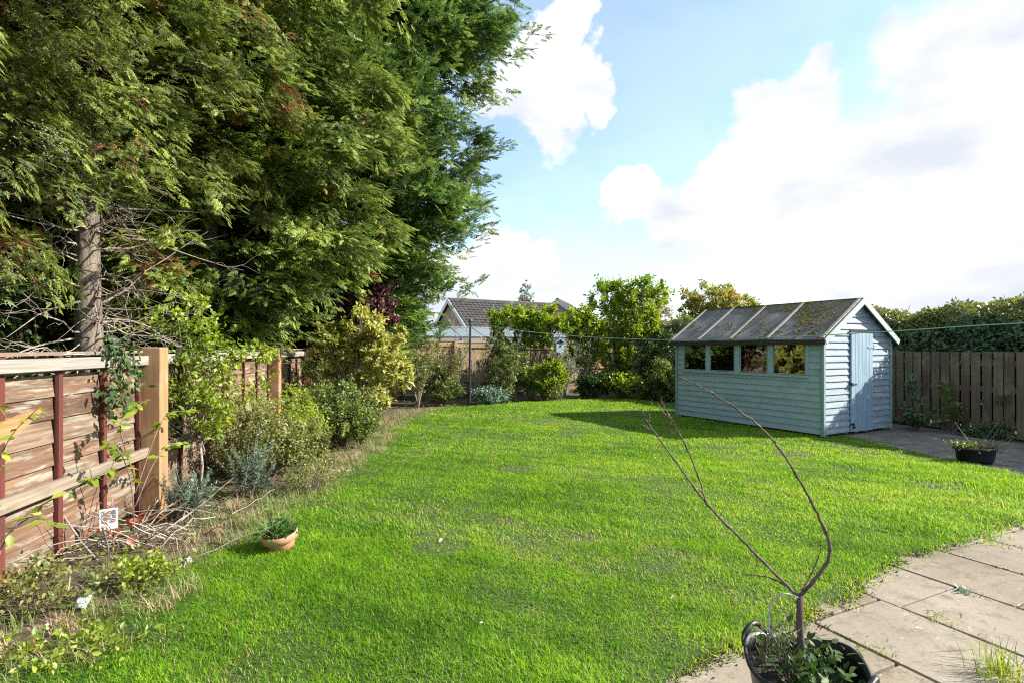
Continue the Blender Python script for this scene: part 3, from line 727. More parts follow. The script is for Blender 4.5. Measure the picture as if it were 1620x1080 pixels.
        nr = np.array(Mm.to_3x3() @ Vector((0, 0, 1)))[None].repeat(n, 0); dd = rnd_dir(n)
        R = rot_from(np.cross(nr, dd), nr); scl = np.stack([rng.uniform(.008, .026, n), rng.uniform(.008, .026, n), rng.uniform(.010, .030, n)], 1)
        mo = scatter('moss', tv, tf, Q, R, scl, rng.uniform(size=n), leafmat('moss_%d' % (s + 1), [(.09, .075, .015), (.17, .14, .02), (.26, .20, .03), (.12, .10, .03)], .05, .9, .1), ro)
        # fascia under the eave
        q = MB(); ex = s * LL
        Pm = Mm @ Vector((ex, 0, 0))
        q.box(Pm.x - .012, Pm.x + .012, -.095, Ln + .095, Pm.z - .075, Pm.z - .004, None, .3); q.build('fascia', M['iron'] if s > 0 else plain('dark_fascia', (.035, .025, .022), .7), root, .002)
        # barge boards on both gables
        for yy, nm in ((-.118, 'bargeboard'), (Ln + .101, 'bargeboard')):
            q = MB(); q.box(min(s * .0, s * (LL + .012)), max(s * .0, s * (LL + .012)), yy, yy + .018, -.075, .022, Mm, None, .001); q.build(nm, M['white_wood'], root, .002)
    q = MB(); q.box(Wd / 2 - .05, Wd / 2 + .05, -.10, Ln + .1, AP + .021, AP + .029); q.build('ridge_cap', M['felt'], root, .008)
shed()

# ------------------------------------------------------------------ washing line
M['pole'] = plain('pole_paint', (.02, .035, .045), .45, .3)
M['cord'] = plain('cord', (.30, .50, .44), .5, bmp=0)
def washing_line():
    b = gp(743, 642); root = empty('washing_line_post', b); tag(root, 'thin dark green metal washing line post standing at the bed edge', 'post')
    q = MB(); q.tube([(0, 0, 0), (.0, 0, 1.1), (.02, 0, 2.16)], [.032, .028, .026], 10); q.tube([(0, 0, 0), (0, 0, .55)], .036, 10); q.build('pole', M['pole'], root)
    q = MB(); q.lathe([(0, .06), (.05, .05), (.055, 0), (.035, -.03), (0, -.03)], 14, (.02, 0, 2.16)); q.tube([(.02, -.07, 2.13), (.02, .07, 2.13)], .012); q.build('pole_cap', plain('cap_blue', (.05, .14, .19), .4), root)
    # the cord sags across the garden to the right
    pts = [(b.x + .02, b.y, 2.12), wp(830, 524, 13.0), wp(930, 533, 12.0), wp(1060, 537.5, 10.6), wp(1180, 535, 9.3), wp(1300, 530.5, 8.35), wp(1420, 523.5, 7.5), wp(1530, 516, 6.8), wp(1620, 511, 6.3), wp(1800, 500, 5.4)]
    q = MB(); q.tube(catmull(pts, 5), .0065, 6); q.build('cord', M['cord'], None)
    o = bpy.data.objects['cord']; o.name = 'washing_line'; tag(o, 'thin pale green washing line stretched from the post past the shed', 'line')
washing_line()

# nest box
def nest_box():
    c = wp(884, 549, 15.0); root = empty('nest_box', c, rad(15)); root.scale = (1.1, 1.1, 1.1); tag(root, 'small pale blue bird box hanging among the shrubs by the back fence', 'bird box')
    m1 = plain('box_paint', (.42, .52, .58), .6); q = MB(); w = .095
    q.add([(-w, -w, -.12), (w, -w, -.12), (w, w, -.12), (-w, w, -.12), (-w, -w, .08), (w, -w, .08), (w, w, .14), (-w, w, .14)], [(0, 3, 2, 1), (4, 5, 6, 7), (0, 1, 5, 4), (2, 3, 7, 6), (0, 4, 7, 3), (1, 2, 6, 5)]); q.build('box', m1, root)
    q = MB(); q.prism([(-.13, .0), (0, .10), (.13, .0), (.13, .02), (0, .125), (-.13, .02)], -.12, .12); o = q.build('roof', plain('box_roof', (.55, .60, .62), .6), root); o.location = (0, 0, .10)
    q = MB(); t = [(0.026 * math.cos(k), -w - .003, .02 + .026 * math.sin(k)) for k in np.linspace(0, 2 * PI, 13)[:-1]]; q.add(t, [tuple(range(12))]); q.build('entrance_hole', plain('hole', (.01, .01, .01), .9), root)
    q = MB(); q.box(-.02, .02, w, w + .02, -c.z, .2, None, .3); q.build('back_stake', M['dark_rail'], root)
nest_box()

# ------------------------------------------------------------------ house, greenhouse
def brick_mat():
    m, nt, p, _ = mat_base('brick'); b = nt.nodes.new('ShaderNodeTexBrick'); v = ocoord(nt)
    # lay the courses: u = x+y, v = z
    sp = nt.nodes.new('ShaderNodeSeparateXYZ'); nt.links.new(v, sp.inputs[0]); cb = nt.nodes.new('ShaderNodeCombineXYZ')
    nt.links.new(mth(nt, 'ADD', sp.outputs[0], sp.outputs[1]), cb.inputs[0]); nt.links.new(sp.outputs[2], cb.inputs[1])
    nt.links.new(cb.outputs[0], b.inputs['Vector']); b.inputs['Scale'].default_value = 1; b.inputs['Brick Width'].default_value = .225; b.inputs['Row Height'].default_value = .075
    b.inputs['Mortar Size'].default_value = .008; b.inputs['Color1'].default_value = (.36, .24, .16, 1); b.inputs['Color2'].default_value = (.27, .17, .11, 1); b.inputs['Mortar'].default_value = (.42, .38, .32, 1)
    nt.links.new(b.outputs[0], p.inputs['Base Color']); p.inputs['Roughness'].default_value = .9; return m
M['brick'] = brick_mat()
M['tile'] = plain('roof_tile', (.07, .058, .056), .75, c2=(.04, .034, .034), scale=3)
M['upvc'] = plain('white_frame', (.55, .60, .66), .4)
def house():
    root = empty('bungalow', (-4.05, 36, 0), math.atan2(4, 6.8)); tag(root, 'brick bungalow with dark tiled roof and white bargeboards behind the end fence', 'house')
    Rg, EVz, hw, L = 4.58, 2.75, 2.6, 12.0
    def wing(ox, oy, ang, L, nm):
        Mm = Matrix.Translation((ox, oy, 0)) @ Matrix.Rotation(ang, 4, 'Z')
        w = MB(); P = [(0, -hw + .2, 0), (0, hw - .2, 0), (0, hw - .2, EVz), (0, 0, Rg - .1), (0, -hw + .2, EVz)]
        V = [Mm @ Vector(p) for p in P] + [Mm @ Vector((L, p[1], p[2])) for p in P]
        w.add(V, [(0, 1, 2, 3, 4), (9, 8, 7, 6, 5)] + [(i, i + 5, (i + 1) % 5 + 5, (i + 1) % 5) for i in range(5)]); wall = w.build('wall', M['brick'], root)
        sl = math.atan2(Rg - EVz, hw)
        for s in (-1, 1):
            r = MB(); LL = math.hypot(Rg - EVz, hw) + .15; rows = 11
            Ms = Mm @ Matrix.Translation((0, 0, Rg)) @ Matrix.Rotation(-s * sl, 4, 'X')
            # tile courses: each course a corrugated strip stepped over the next
            nx = int(L / .15)
            for k in range(rows):
                y0, y1 = LL * k / rows, LL * (k + 1) / rows + .03
                P = []; Fc = []
                for i in range(nx + 1):
                    x = -.15 + (L + .3) * i / nx; zz = .05 if i % 2 else .0
                    P += [Ms @ Vector((x, s * y0, zz + .01)), Ms @ Vector((x, s * y1, zz + .06)), Ms @ Vector((x, s * y1, -.02))]
                for i in range(nx):
                    b = i * 3; Fc += [(b, b + 3, b + 4, b + 1), (b + 1, b + 4, b + 5, b + 2)]
                r.add(P, Fc)
            r.build('roof', M['tile'], root)
            q = MB(); q.box(-.20, -.16, min(0, s * LL), max(0, s * LL), -.18, .07, Ms); q.build('bargeboard', M['upvc'], root)
            q = MB(); q.box(-.1, L, s * LL - .06, s * LL + .06, -.14, -.03, Ms); q.build('gutter', M['upvc'], root)
        q = MB(); q.tube([Mm @ Vector((x, 0, Rg + .02)) for x in (-.15, L + .1)], .12, 8); q.build('ridge_tiles', M['tile'], root)
        f = MB(); f.add([Mm @ Vector(p) for p in [(-.03, -.5, .9), (-.03, .6, .9), (-.03, .6, 2.0), (-.03, -.5, 2.0)]], [(0, 1, 2, 3)]); 
        wn = MB(); wn.box(-.05, .02, -.6, .7, .85, 2.05, Mm); wo = wn.build('window', M['upvc'], root)
        pn = MB(); pn.box(-.062, -.052, -.5, .6, .95, 1.95, Mm); pn.build('pane', M['glass'], wo)
    wing(0, 0, 0, 8.6, 'a')
    # cross wing whose gable looks at the garden
    inv = Matrix.Rotation(-math.atan2(4, 6.8), 4, 'Z')
    o = inv @ (Vector((3.0, 36.2, 0)) - Vector((-4.05, 36, 0)))
    wing(o.x, o.y, rad(75) - math.atan2(4, 6.8), 6, 'b')
house()
def greenhouse():
    root = empty('greenhouse', (-3.3, 18.3, 0), math.atan2(4.5, 9.9)); tag(root, 'low glasshouse with pale translucent roof just behind the end fence', 'greenhouse')
    L, w, z0, z1 = 6.0, 2.4, 1.86, 2.2
    m, nt, p, out = mat_base('frosted_sheet'); p.inputs['Base Color'].default_value = (.22, .28, .31, 1); p.inputs['Roughness'].default_value = .25
    tr = nt.nodes.new('ShaderNodeBsdfTransparent'); ms = nt.nodes.new('ShaderNodeMixShader'); ms.inputs[0].default_value = .7
    nt.links.new(tr.outputs[0], ms.inputs[1]); nt.links.new(p.outputs[0], ms.inputs[2]); nt.links.new(ms.outputs[0], out.inputs[0])
    for s in (-1, 1):
        q = MB(); q.add([(0, w / 2, z1), (L, w / 2, z1), (L, w / 2 + s * w / 2, z0), (0, w / 2 + s * w / 2, z0)], [(0, 1, 2, 3)]); q.build('roof_sheet', m, root)
    q = MB(); q.add([(0, 0, .0), (L, 0, 0), (L, 0, z0), (0, 0, z0)], [(0, 1, 2, 3)]); q.add([(0, 0, 0), (0, w, 0), (0, w, z0), (0, w / 2, z1), (0, 0, z0)], [(0, 1, 2, 3, 4)]); q.build('glass_wall', m, root)
    q = MB()
    for i in range(8):
        x = L * i / 7; q.tube([(x, -.005, 0), (x, -.005, z0), (x, w / 2, z1 + .01), (x, w + .005, z0), (x, w + .005, 0)], .022, 5)
    for (y, z) in ((0, z0), (w / 2, z1), (w, z0)): q.tube([(0, y, z + .012), (L, y, z + .012)], .03, 5)
    q.build('frame', plain('alu', (.45, .48, .5), .4, .5), root)
greenhouse()

# ------------------------------------------------------------------ vegetation builders
def bark_mat(name, c1, c2, c3=None):
    m, nt, p, _ = mat_base(name); v = ocoord(nt, (14, 14, 4)); n = noise(nt, v, 1, 6, .7, .5); n2 = noise(nt, ocoord(nt), 2.5, 4)
    c = ramp(nt, n, [(.32, c1), (.62, c2)])
    if c3: c = mix(nt, mth(nt, 'MULTIPLY_ADD', n2, 6, -3.2, True), c, c3)
    nt.links.new(c, p.inputs['Base Color']); p.inputs['Roughness'].default_value = .9; bump(nt, p, n, 1, .02); return m
M['bark'] = bark_mat('conifer_bark', (.05, .038, .03), (.20, .165, .13), (.10, .12, .055))
M['twig'] = bark_mat('twig_bark', (.10, .07, .05), (.22, .16, .11))
M['greytwig'] = bark_mat('grey_twig_bark', (.17, .14, .11), (.36, .31, .26))

def bez(p0, d0, L, lift, n):
    """limb polylines, arrays: start p0, unit dir d0 (horizontal), length L, lift; returns n+1 points each"""
    t = np.linspace(0, 1, n + 1)[None, :, None]
    up = np.array([0, 0, 1.0])[None, None]
    return p0[:, None] + d0[:, None] * L[:, None, None] * t + up * (L * lift[:, 0])[:, None, None] * t + up * (L * lift[:, 1])[:, None, None] * t * t

def np_tubes(name, PL, r0, r1, mat, parent, sides=4):
    """PL: N x K x 3 polylines with linear taper"""
    PL = np.asarray(PL); Nn, K, _ = PL.shape
    d = np.gradient(PL, axis=1); d /= np.linalg.norm(d, axis=2, keepdims=True) + 1e-9
    up = np.array([.11, .23, .97]); x = np.cross(d, up); x /= np.linalg.norm(x, axis=2, keepdims=True) + 1e-6; y = np.cross(d, x)
    t = np.linspace(0, 1, K)[None, :]; r = (np.asarray(r0)[:, None] * (1 - t) + np.asarray(r1)[:, None] * t)[..., None, None]
    an = np.arange(sides) * 2 * PI / sides
    V = PL[:, :, None] + r * (x[:, :, None] * np.cos(an)[None, None, :, None] + y[:, :, None] * np.sin(an)[None, None, :, None])
    idx = np.arange(Nn * K * sides).reshape(Nn, K, sides); a = idx[:, :-1]; b = np.roll(idx, -1, axis=2)[:, :-1]; c = np.roll(idx, -1, axis=2)[:, 1:]; e = idx[:, 1:]
    Q = np.stack([a, b, c, e], -1).reshape(-1, 4)
    return np_mesh(name, V.reshape(-1, 3), None, Q, mat, parent, {'v': np.repeat(rng.uniform(size=Nn), K * sides)}, True)

def conifer(label, base, top, prof, nb, fl, mat, z0=2.0, tr=.17, det=False, azr=(0, 2 * PI), nf=26, bough=(.9, .42), pitch=-.1, seed=1, dead=60, brown=0.0, cones=False, cluster=.7, lobe=.8, stray=.08, limbs=34, arch=.3, inner=1.0):
    """crown = boughs set over an uneven shell like shingles; every bough is a tongue of overlapping flat sprays"""
    root = empty('conifer_tree', base); tag(root, label, 'tree', 'tall conifers behind the left fence')
    R_ = np.random.default_rng(seed); base = Vector(base)
    q = MB(); pts = [(0.03 * math.sin(z * 1.3) * (z > 0), .03 * math.cos(z * 1.7) * (z > 0), z) for z in np.linspace(-.05, top, 12)]
    q.tube(pts, [tr * (1.25 if i == 0 else 1) * (1 - .85 * i / 11) for i in range(12)], 14); q.build('trunk', M['bark'], root, 0, True)
    def fld(a, z, k, sd):
        rr = np.random.default_rng(sd); o = 0
        for i in range(6):
            f1 = rr.integers(1, 7) * (1 if k < 1.5 else 2); f2 = rr.normal() * 2.4 * k
            o = o + np.sin(a * f1 + z * f2 + rr.uniform(0, 6.28))
        return o / 2.4
    # big uneven lobes of foliage first, then boughs over each lobe
    area = 2 * PI * np.mean([prof(q_, 0) for q_ in np.linspace(z0, top, 9)]) * (top - z0) * (azr[1] - azr[0]) / (2 * PI)
    nl = int(area / (PI * lobe * lobe) * 1.25); zl = z0 + (top - z0) * (np.arange(nl) + R_.uniform(0, 1, nl)) / nl; al = azr[0] + (azr[1] - azr[0]) * ((np.arange(nl) * .618034 + R_.uniform(-.09, .09, nl)) % 1)
    Rl = np.array([prof(zz, aa) for zz, aa in zip(zl, al)]) * (1 + .05 * fld(al, zl, 1.0, seed + 1)) * R_.uniform(.84, 1.05, nl); rl = lobe * R_.uniform(.7, 1.25, nl)
    li = R_.choice(nl, nb, p=rl ** 2 / (rl ** 2).sum()); n = nb
    rad_ = np.stack([np.cos(al), np.sin(al), np.zeros(nl)], 1)
    qd = rad_[li] * .85 + R_.normal(0, .70, (n, 3)); qd[:, 2] += .12; qd /= np.linalg.norm(qd, axis=1, keepdims=True)
    Tp = rad_[li] * (Rl - rl * .8)[li][:, None] + qd * rl[li][:, None] * np.array([1, 1, .62]) * R_.uniform(.8, 1.08, n)[:, None]; z = zl[li] + Tp[:, 2]; a = np.arctan2(Tp[:, 1], Tp[:, 0]); Rr = np.hypot(Tp[:, 0], Tp[:, 1])
    yq = np.arctan2(qd[:, 1] * .75 + rad_[li][:, 1] * .75, qd[:, 0] * .75 + rad_[li][:, 0] * .75); pq = qd[:, 2] * .55
    L = bough[0] * R_.uniform(.65, 1.2, n); st = (R_.uniform(size=n) < stray); ex = np.where(st, R_.uniform(.25, .9, n) * bough[0], 0); Tp[:, :2] *= (1 + ex / (Rr + .1))[:, None]; Rr = Rr + ex; L = np.minimum(L + ex * 1.2, Rr * .9)
    # inner, sparser layer
    ni = int(n * .55 * inner); ii = R_.choice(n, ni, replace=False) if ni else np.array([], int)
    z = np.concatenate([z, z[ii] - .1]); a = np.concatenate([a, a[ii] + R_.normal(0, .2, ni)]); lay = np.concatenate([np.zeros(n), np.ones(ni)])
    Rr = np.concatenate([Rr, Rr[ii] * R_.uniform(.45, .75, ni)]); L = np.concatenate([L, L[ii] * 1.1]); n = len(z)
    yaw = np.concatenate([yq, yq[ii] + R_.normal(0, .6, ni)]) + R_.normal(0, .50, n); pit = pitch + np.concatenate([pq, pq[ii]]) + R_.normal(0, .34, n)
    T = np.stack([np.cos(a) * Rr, np.sin(a) * Rr, z], 1)           # tips
    d = np.stack([np.cos(yaw) * np.cos(pit), np.sin(yaw) * np.cos(pit), np.sin(pit)], 1)
    B = T - d * L[:, None]; B[:, 2] -= 0
    # limbs to some of the boughs
    k = R_.choice(n, min(limbs, n), replace=False); Bk = B[k]; zb_ = np.maximum(Bk[:, 2] - np.hypot(Bk[:, 0], Bk[:, 1]) * R_.uniform(.1, .5, len(k)), .8)
    S0 = np.stack([np.zeros(len(k)), np.zeros(len(k)), zb_], 1); t = np.linspace(0, 1, 7)[None, :, None]; Mi = (S0 + Bk) / 2; Mi[:, 2] += R_.normal(0, .15, len(k)); E = T[k] * .9 + B[k] * .1
    PL = S0[:, None] * (1 - t) ** 2 + 2 * Mi[:, None] * t * (1 - t) + E[:, None] * t * t
    np_tubes('limb', PL, .006 + .006 * np.hypot(Bk[:, 0], Bk[:, 1]), np.full(len(k), .002), M['bark'], root, 5)
    if dead:
        zd = R_.uniform(.9, z0 + .8, dead); ad = R_.uniform(-1.9, 1.2, dead); Ld = R_.uniform(.35, 1.35, dead)
        dd = np.stack([np.cos(ad), np.sin(ad), np.zeros(dead)], 1)
        PD = bez(np.stack([np.zeros(dead), np.zeros(dead), zd], 1), dd, Ld, np.stack([R_.normal(.05, .2, dead), R_.normal(-.1, .25, dead)], 1), 6)
        PD[:, 1:] += np.cumsum(R_.normal(0, .035, PD[:, 1:].shape), axis=1)
        np_tubes('dead_branches', PD, R_.uniform(.008, .02, dead), np.full(dead, .002), M['greytwig'], root, 4)
        m2 = dead * 4; j = R_.integers(0, dead, m2); i = R_.integers(2, 6, m2); s0 = PD[j, i]
        dx = rnd_dir(m2) * .8 + dd[j]; dx /= np.linalg.norm(dx, axis=1, keepdims=True)
        PT = bez(s0, dx, R_.uniform(.15, .6, m2), np.stack([R_.normal(0, .2, m2), R_.normal(0, .3, m2)], 1), 4); PT[:, 1:] += R_.normal(0, .02, PT[:, 1:].shape)
        np_tubes('dead_twigs', PT, R_.uniform(.003, .006, m2), np.full(m2, .0015), M['greytwig'], root, 3)
    # sprays of a bough
    j = np.repeat(np.arange(n), nf); n3 = len(j); u = R_.uniform(0, 1, n3) ** .75; w = R_.uniform(-1, 1, n3)
    side = np.stack([-np.sin(yaw), np.cos(yaw), np.zeros(n)], 1)[j]; dj = d[j]; Lj = L[j]
    half = bough[1] * (.35 + .65 * np.sin(PI * np.clip(u * .85 + .12, 0, 1))) * (L[j] / bough[0])
    upv = np.cross(side, dj) * -1; upv = np.where(upv[:, 2:3] < 0, -upv, upv)
    P = B[j] + dj * (Lj * u)[:, None] + side * (w * half * .75)[:, None] + upv * (arch * Lj * (u - u * u) * 1.2 - .10 * np.abs(w) * half + R_.normal(0, .035, n3))[:, None]
    P[:, 2] -= arch * .45 * Lj * u ** 3
    fw = w * (1.35 - .5 * u) + R_.normal(0, .30, n3)
    d3 = dj * np.cos(fw)[:, None] + side * np.sin(fw)[:, None]; d3[:, 2] += -arch * 1.1 * u + arch * .35 + R_.normal(0, .17, n3)
    nr = upv + R_.normal(0, .5, (n3, 3)) + .5 * dj
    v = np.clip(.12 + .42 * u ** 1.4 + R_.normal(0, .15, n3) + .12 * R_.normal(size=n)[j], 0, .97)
    if brown:
        bb = ((R_.uniform(size=n) < brown * .35) | (np.sin(T[:, 0] * 2.3 + 1) + np.sin(T[:, 1] * 1.9) + np.sin(T[:, 2] * 2.6 + 2) > 2.3 - 5.2 * brown))[j] & (R_.uniform(size=n3) < .62) & (u < .8); v = np.where(bb, 1.5, v)
    sc = fl * R_.uniform(.65, 1.2, n3) * (1 + .8 * lay[j])
    V_, T_ = (FRS_V, FRS_T) if det else (FR_V, FR_T)
    kp = P[:, 2] > .9; P, d3, nr, sc, v = P[kp], d3[kp], nr[kp], sc[kp], v[kp]
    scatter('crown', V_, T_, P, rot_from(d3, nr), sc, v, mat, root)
    if cones:
        kk = R_.choice(len(P), 1600); cl = np.sin(P[kk, 0] * 4) * np.sin(P[kk, 2] * 5 + P[kk, 1] * 3) > .2; Pc = np.repeat(P[kk][cl], 7, 0); Pc = Pc + R_.normal(0, .045, Pc.shape)
        ov = [(0, 0, 1), (1, 0, 0), (0, 1, 0), (-1, 0, 0), (0, -1, 0), (0, 0, -1)]; of = [(0, 1, 2), (0, 2, 3), (0, 3, 4), (0, 4, 1), (5, 2, 1), (5, 3, 2), (5, 4, 3), (5, 1, 4)]
        scatter('cones', ov, of, Pc, rot_from(rnd_dir(len(Pc)), rnd_dir(len(Pc))), R_.uniform(.006, .010, len(Pc)), R_.uniform(size=len(Pc)), plain('cone_%d' % seed, (.22, .19, .15), .8), root)
    return root

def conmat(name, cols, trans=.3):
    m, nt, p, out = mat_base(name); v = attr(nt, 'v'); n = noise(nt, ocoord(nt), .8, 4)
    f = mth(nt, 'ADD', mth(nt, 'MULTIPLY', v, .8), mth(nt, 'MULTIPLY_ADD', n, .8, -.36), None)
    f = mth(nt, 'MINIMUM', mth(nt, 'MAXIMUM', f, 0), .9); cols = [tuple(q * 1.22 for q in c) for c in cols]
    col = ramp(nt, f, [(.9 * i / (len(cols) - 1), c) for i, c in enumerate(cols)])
    br = mth(nt, 'GREATER_THAN', v, 1.2); col = mix(nt, br, col, mix(nt, n, (.34, .12, .045), (.20, .10, .06)))
    nt.links.new(col, p.inputs['Base Color']); p.inputs['Roughness'].default_value = .5; p.inputs['Specular IOR Level'].default_value = .35
    t = nt.nodes.new('ShaderNodeBsdfTranslucent'); hs = nt.nodes.new('ShaderNodeHueSaturation'); hs.inputs['Value'].default_value = 1.4
    nt.links.new(col, hs.inputs['Color']); nt.links.new(hs.outputs[0], t.inputs[0])
    ms = nt.nodes.new('ShaderNodeMixShader'); ms.inputs[0].default_value = trans
    nt.links.new(p.outputs[0], ms.inputs[1]); nt.links.new(t.outputs[0], ms.inputs[2]); nt.links.new(ms.outputs[0], out.inputs[0]); return m
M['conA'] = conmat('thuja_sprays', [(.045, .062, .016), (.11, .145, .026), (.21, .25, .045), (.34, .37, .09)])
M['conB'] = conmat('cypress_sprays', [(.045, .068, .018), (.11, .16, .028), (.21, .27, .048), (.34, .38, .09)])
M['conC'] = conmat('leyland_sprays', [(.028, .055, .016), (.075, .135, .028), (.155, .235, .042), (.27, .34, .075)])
def interp(tab):
    zs = [t[0] for t in tab]; rs = [t[1] for t in tab]
    return lambda z, a: float(np.interp(z, zs, rs))
# near brown-flecked one, trunk in view
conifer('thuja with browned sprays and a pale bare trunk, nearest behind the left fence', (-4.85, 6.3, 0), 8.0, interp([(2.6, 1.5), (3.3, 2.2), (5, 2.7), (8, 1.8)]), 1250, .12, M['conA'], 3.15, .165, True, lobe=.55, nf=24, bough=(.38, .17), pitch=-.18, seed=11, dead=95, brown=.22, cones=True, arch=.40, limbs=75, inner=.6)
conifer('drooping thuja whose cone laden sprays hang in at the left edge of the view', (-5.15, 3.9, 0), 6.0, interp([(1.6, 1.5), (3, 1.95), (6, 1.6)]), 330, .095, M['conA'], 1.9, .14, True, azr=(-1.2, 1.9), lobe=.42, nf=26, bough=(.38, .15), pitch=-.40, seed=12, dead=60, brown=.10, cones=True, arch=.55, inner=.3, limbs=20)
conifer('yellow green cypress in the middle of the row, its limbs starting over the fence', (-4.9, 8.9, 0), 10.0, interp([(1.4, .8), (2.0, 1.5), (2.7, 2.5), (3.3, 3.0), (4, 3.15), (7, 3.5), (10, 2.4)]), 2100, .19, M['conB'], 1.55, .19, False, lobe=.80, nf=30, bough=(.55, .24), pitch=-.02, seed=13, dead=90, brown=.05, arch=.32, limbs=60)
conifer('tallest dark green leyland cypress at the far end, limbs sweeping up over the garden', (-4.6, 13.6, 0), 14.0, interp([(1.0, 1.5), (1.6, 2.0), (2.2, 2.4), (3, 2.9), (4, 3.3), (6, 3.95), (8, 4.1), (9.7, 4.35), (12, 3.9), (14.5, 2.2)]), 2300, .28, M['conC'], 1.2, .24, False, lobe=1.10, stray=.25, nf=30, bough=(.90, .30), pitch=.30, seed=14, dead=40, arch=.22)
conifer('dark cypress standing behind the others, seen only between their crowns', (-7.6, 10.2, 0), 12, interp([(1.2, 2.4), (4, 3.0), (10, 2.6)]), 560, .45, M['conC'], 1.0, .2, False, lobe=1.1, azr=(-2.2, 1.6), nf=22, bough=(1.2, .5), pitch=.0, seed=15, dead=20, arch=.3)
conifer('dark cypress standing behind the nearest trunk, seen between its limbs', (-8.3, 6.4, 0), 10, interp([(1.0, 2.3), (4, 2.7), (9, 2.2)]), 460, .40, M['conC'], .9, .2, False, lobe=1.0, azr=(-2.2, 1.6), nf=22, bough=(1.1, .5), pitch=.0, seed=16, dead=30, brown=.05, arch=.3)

def shrub(name, label, cat, base, blobs, n, leaf, mat, stems=8, group=None, tmpl='leaf', stem_mat=None, stem_r=.012, up=.2, clump=40, fill=.35, tw=.3, seed=0, trunk=None, parts=True, wide=1.0):
    """blobs: list of (x,y,z,rx,ry,rz[,weight]) in local metres; leaves sit in clumps along twigs spread through the blobs"""
    root = empty(name, base); tag(root, label, cat, group); R_ = np.random.default_rng(seed + 100)
    B = np.array([list(b[:6]) + [b[6] if len(b) > 6 else b[3] * b[4] * b[5]] for b in blobs], float); pw = B[:, 6] / B[:, 6].sum()
    bi = R_.choice(len(B), clump, p=pw); dd = R_.normal(size=(clump, 3)); dd /= np.linalg.norm(dd, axis=1, keepdims=True)
    rr = R_.uniform(fill, 1, clump) ** .6
    C = B[bi, :3] + dd * B[bi, 3:6] * rr[:, None]; C[:, 2] = np.maximum(C[:, 2], .04)
    # twigs to the clump centres
    org = np.zeros((clump, 3)); org[:, :2] = R_.normal(0, .04 * wide, (clump, 2))
    if trunk: org[:, 2] = np.minimum(trunk, C[:, 2] * .6)
    t = np.linspace(0, 1, 7)[None, :, None]; mid = C * np.array([.45, .45, .6]) + org * .4 + R_.normal(0, .05, C.shape)
    PL = org[:, None] * (1 - t) ** 2 + 2 * mid[:, None] * t * (1 - t) + C[:, None] * t * t
    ns = min(clump, stems)
    np_tubes('stem', PL[:ns], np.full(ns, stem_r), np.full(ns, stem_r * .3), stem_mat or M['twig'], root, 5)
    if clump > ns: np_tubes('twig', PL[ns:], np.full(clump - ns, stem_r * .45), np.full(clump - ns, stem_r * .15), stem_mat or M['twig'], root, 3)
    if trunk:
        q = MB(); q.tube([(0, 0, -.02), (.02, .01, trunk * .5), (0, 0, trunk)], [stem_r * 2.2, stem_r * 1.9, stem_r * 1.6], 9); q.build('trunk', stem_mat or M['twig'], root, 0, True)
    # leaves: around shoots through each clump
    ci = R_.integers(0, clump, n); sh = R_.normal(size=(clump, 5, 3)); sh[:, :, 2] = sh[:, :, 2] * .6 + up * 2; sh /= np.linalg.norm(sh, axis=2, keepdims=True)
    si = R_.integers(0, 5, n); u = R_.uniform(-.35, 1, n); sz = (B[bi, 3:6].mean(axis=1) * tw)[ci]
    P = C[ci] + sh[ci, si] * (u * sz)[:, None] + R_.normal(0, .12, (n, 3)) * sz[:, None]
    P[:, 2] = np.maximum(P[:, 2], .02)
    d = rnd_dir(n) + sh[ci, si] * .6; nr = R_.normal(0, .55, (n, 3)); nr[:, 2] += .8
    nr[:, 0] += .3; nr[:, 1] -= .3
    v = np.clip(.5 + R_.normal(0, .22, n) + .12 * R_.normal(size=clump)[ci], 0, 1)
    tv, tf = {'leaf': (LEAF_V, LEAF_F), 'leaf4': (LEAF4_V, LEAF4_F), 'narrow': (NARROW_V, LEAF4_F)}[tmpl]
    scatter('foliage', tv, tf, P, rot_from(d, nr), leaf * R_.uniform(.55, 1.2, n), v, mat, root)
    return root

M['yg'] = leafmat('yellow_green_leaf', [(.09, .15, .015), (.17, .24, .022), (.27, .34, .035), (.40, .42, .08)], .42)
M['gold'] = leafmat('golden_leaf', [(.17, .20, .04), (.30, .32, .07), (.42, .42, .12), (.52, .48, .18)], .38)
M['laurel'] = leafmat('laurel_leaf', [(.08, .14, .015), (.15, .23, .022), (.24, .32, .035), (.34, .40, .07)], .42, .5, .25)
M['dark'] = leafmat('dark_leaf', [(.018, .045, .012), (.035, .075, .018), (.06, .11, .025), (.10, .15, .04)], .25, .5, .25)
M['mid'] = leafmat('mid_leaf', [(.06, .10, .02), (.10, .15, .03), (.16, .21, .045), (.25, .28, .08)], .36)
M['olive'] = leafmat('olive_leaf', [(.08, .10, .025), (.14, .16, .04), (.21, .22, .06), (.30, .28, .10)], .36)
M['blue'] = leafmat('blue_green_leaf', [(.06, .12, .08), (.11, .19, .13), (.17, .26, .18), (.25, .33, .22)], .25)
M['plum'] = leafmat('plum_leaf', [(.035, .012, .015), (.065, .022, .026), (.10, .04, .04), (.15, .07, .06)], .25)
M['autumn'] = leafmat('autumn_leaf', [(.14, .19, .03), (.22, .25, .045), (.32, .30, .06), (.36, .24, .07)], .4)
M['silver'] = leafmat('silver_leaf', [(.14, .17, .11), (.20, .23, .15), (.27, .29, .19), (.33, .32, .22)], .3)
M['red_dead'] = leafmat('dead_orange_leaf', [(.16, .03, .02), (.30, .065, .025), (.42, .14, .04)], .25)

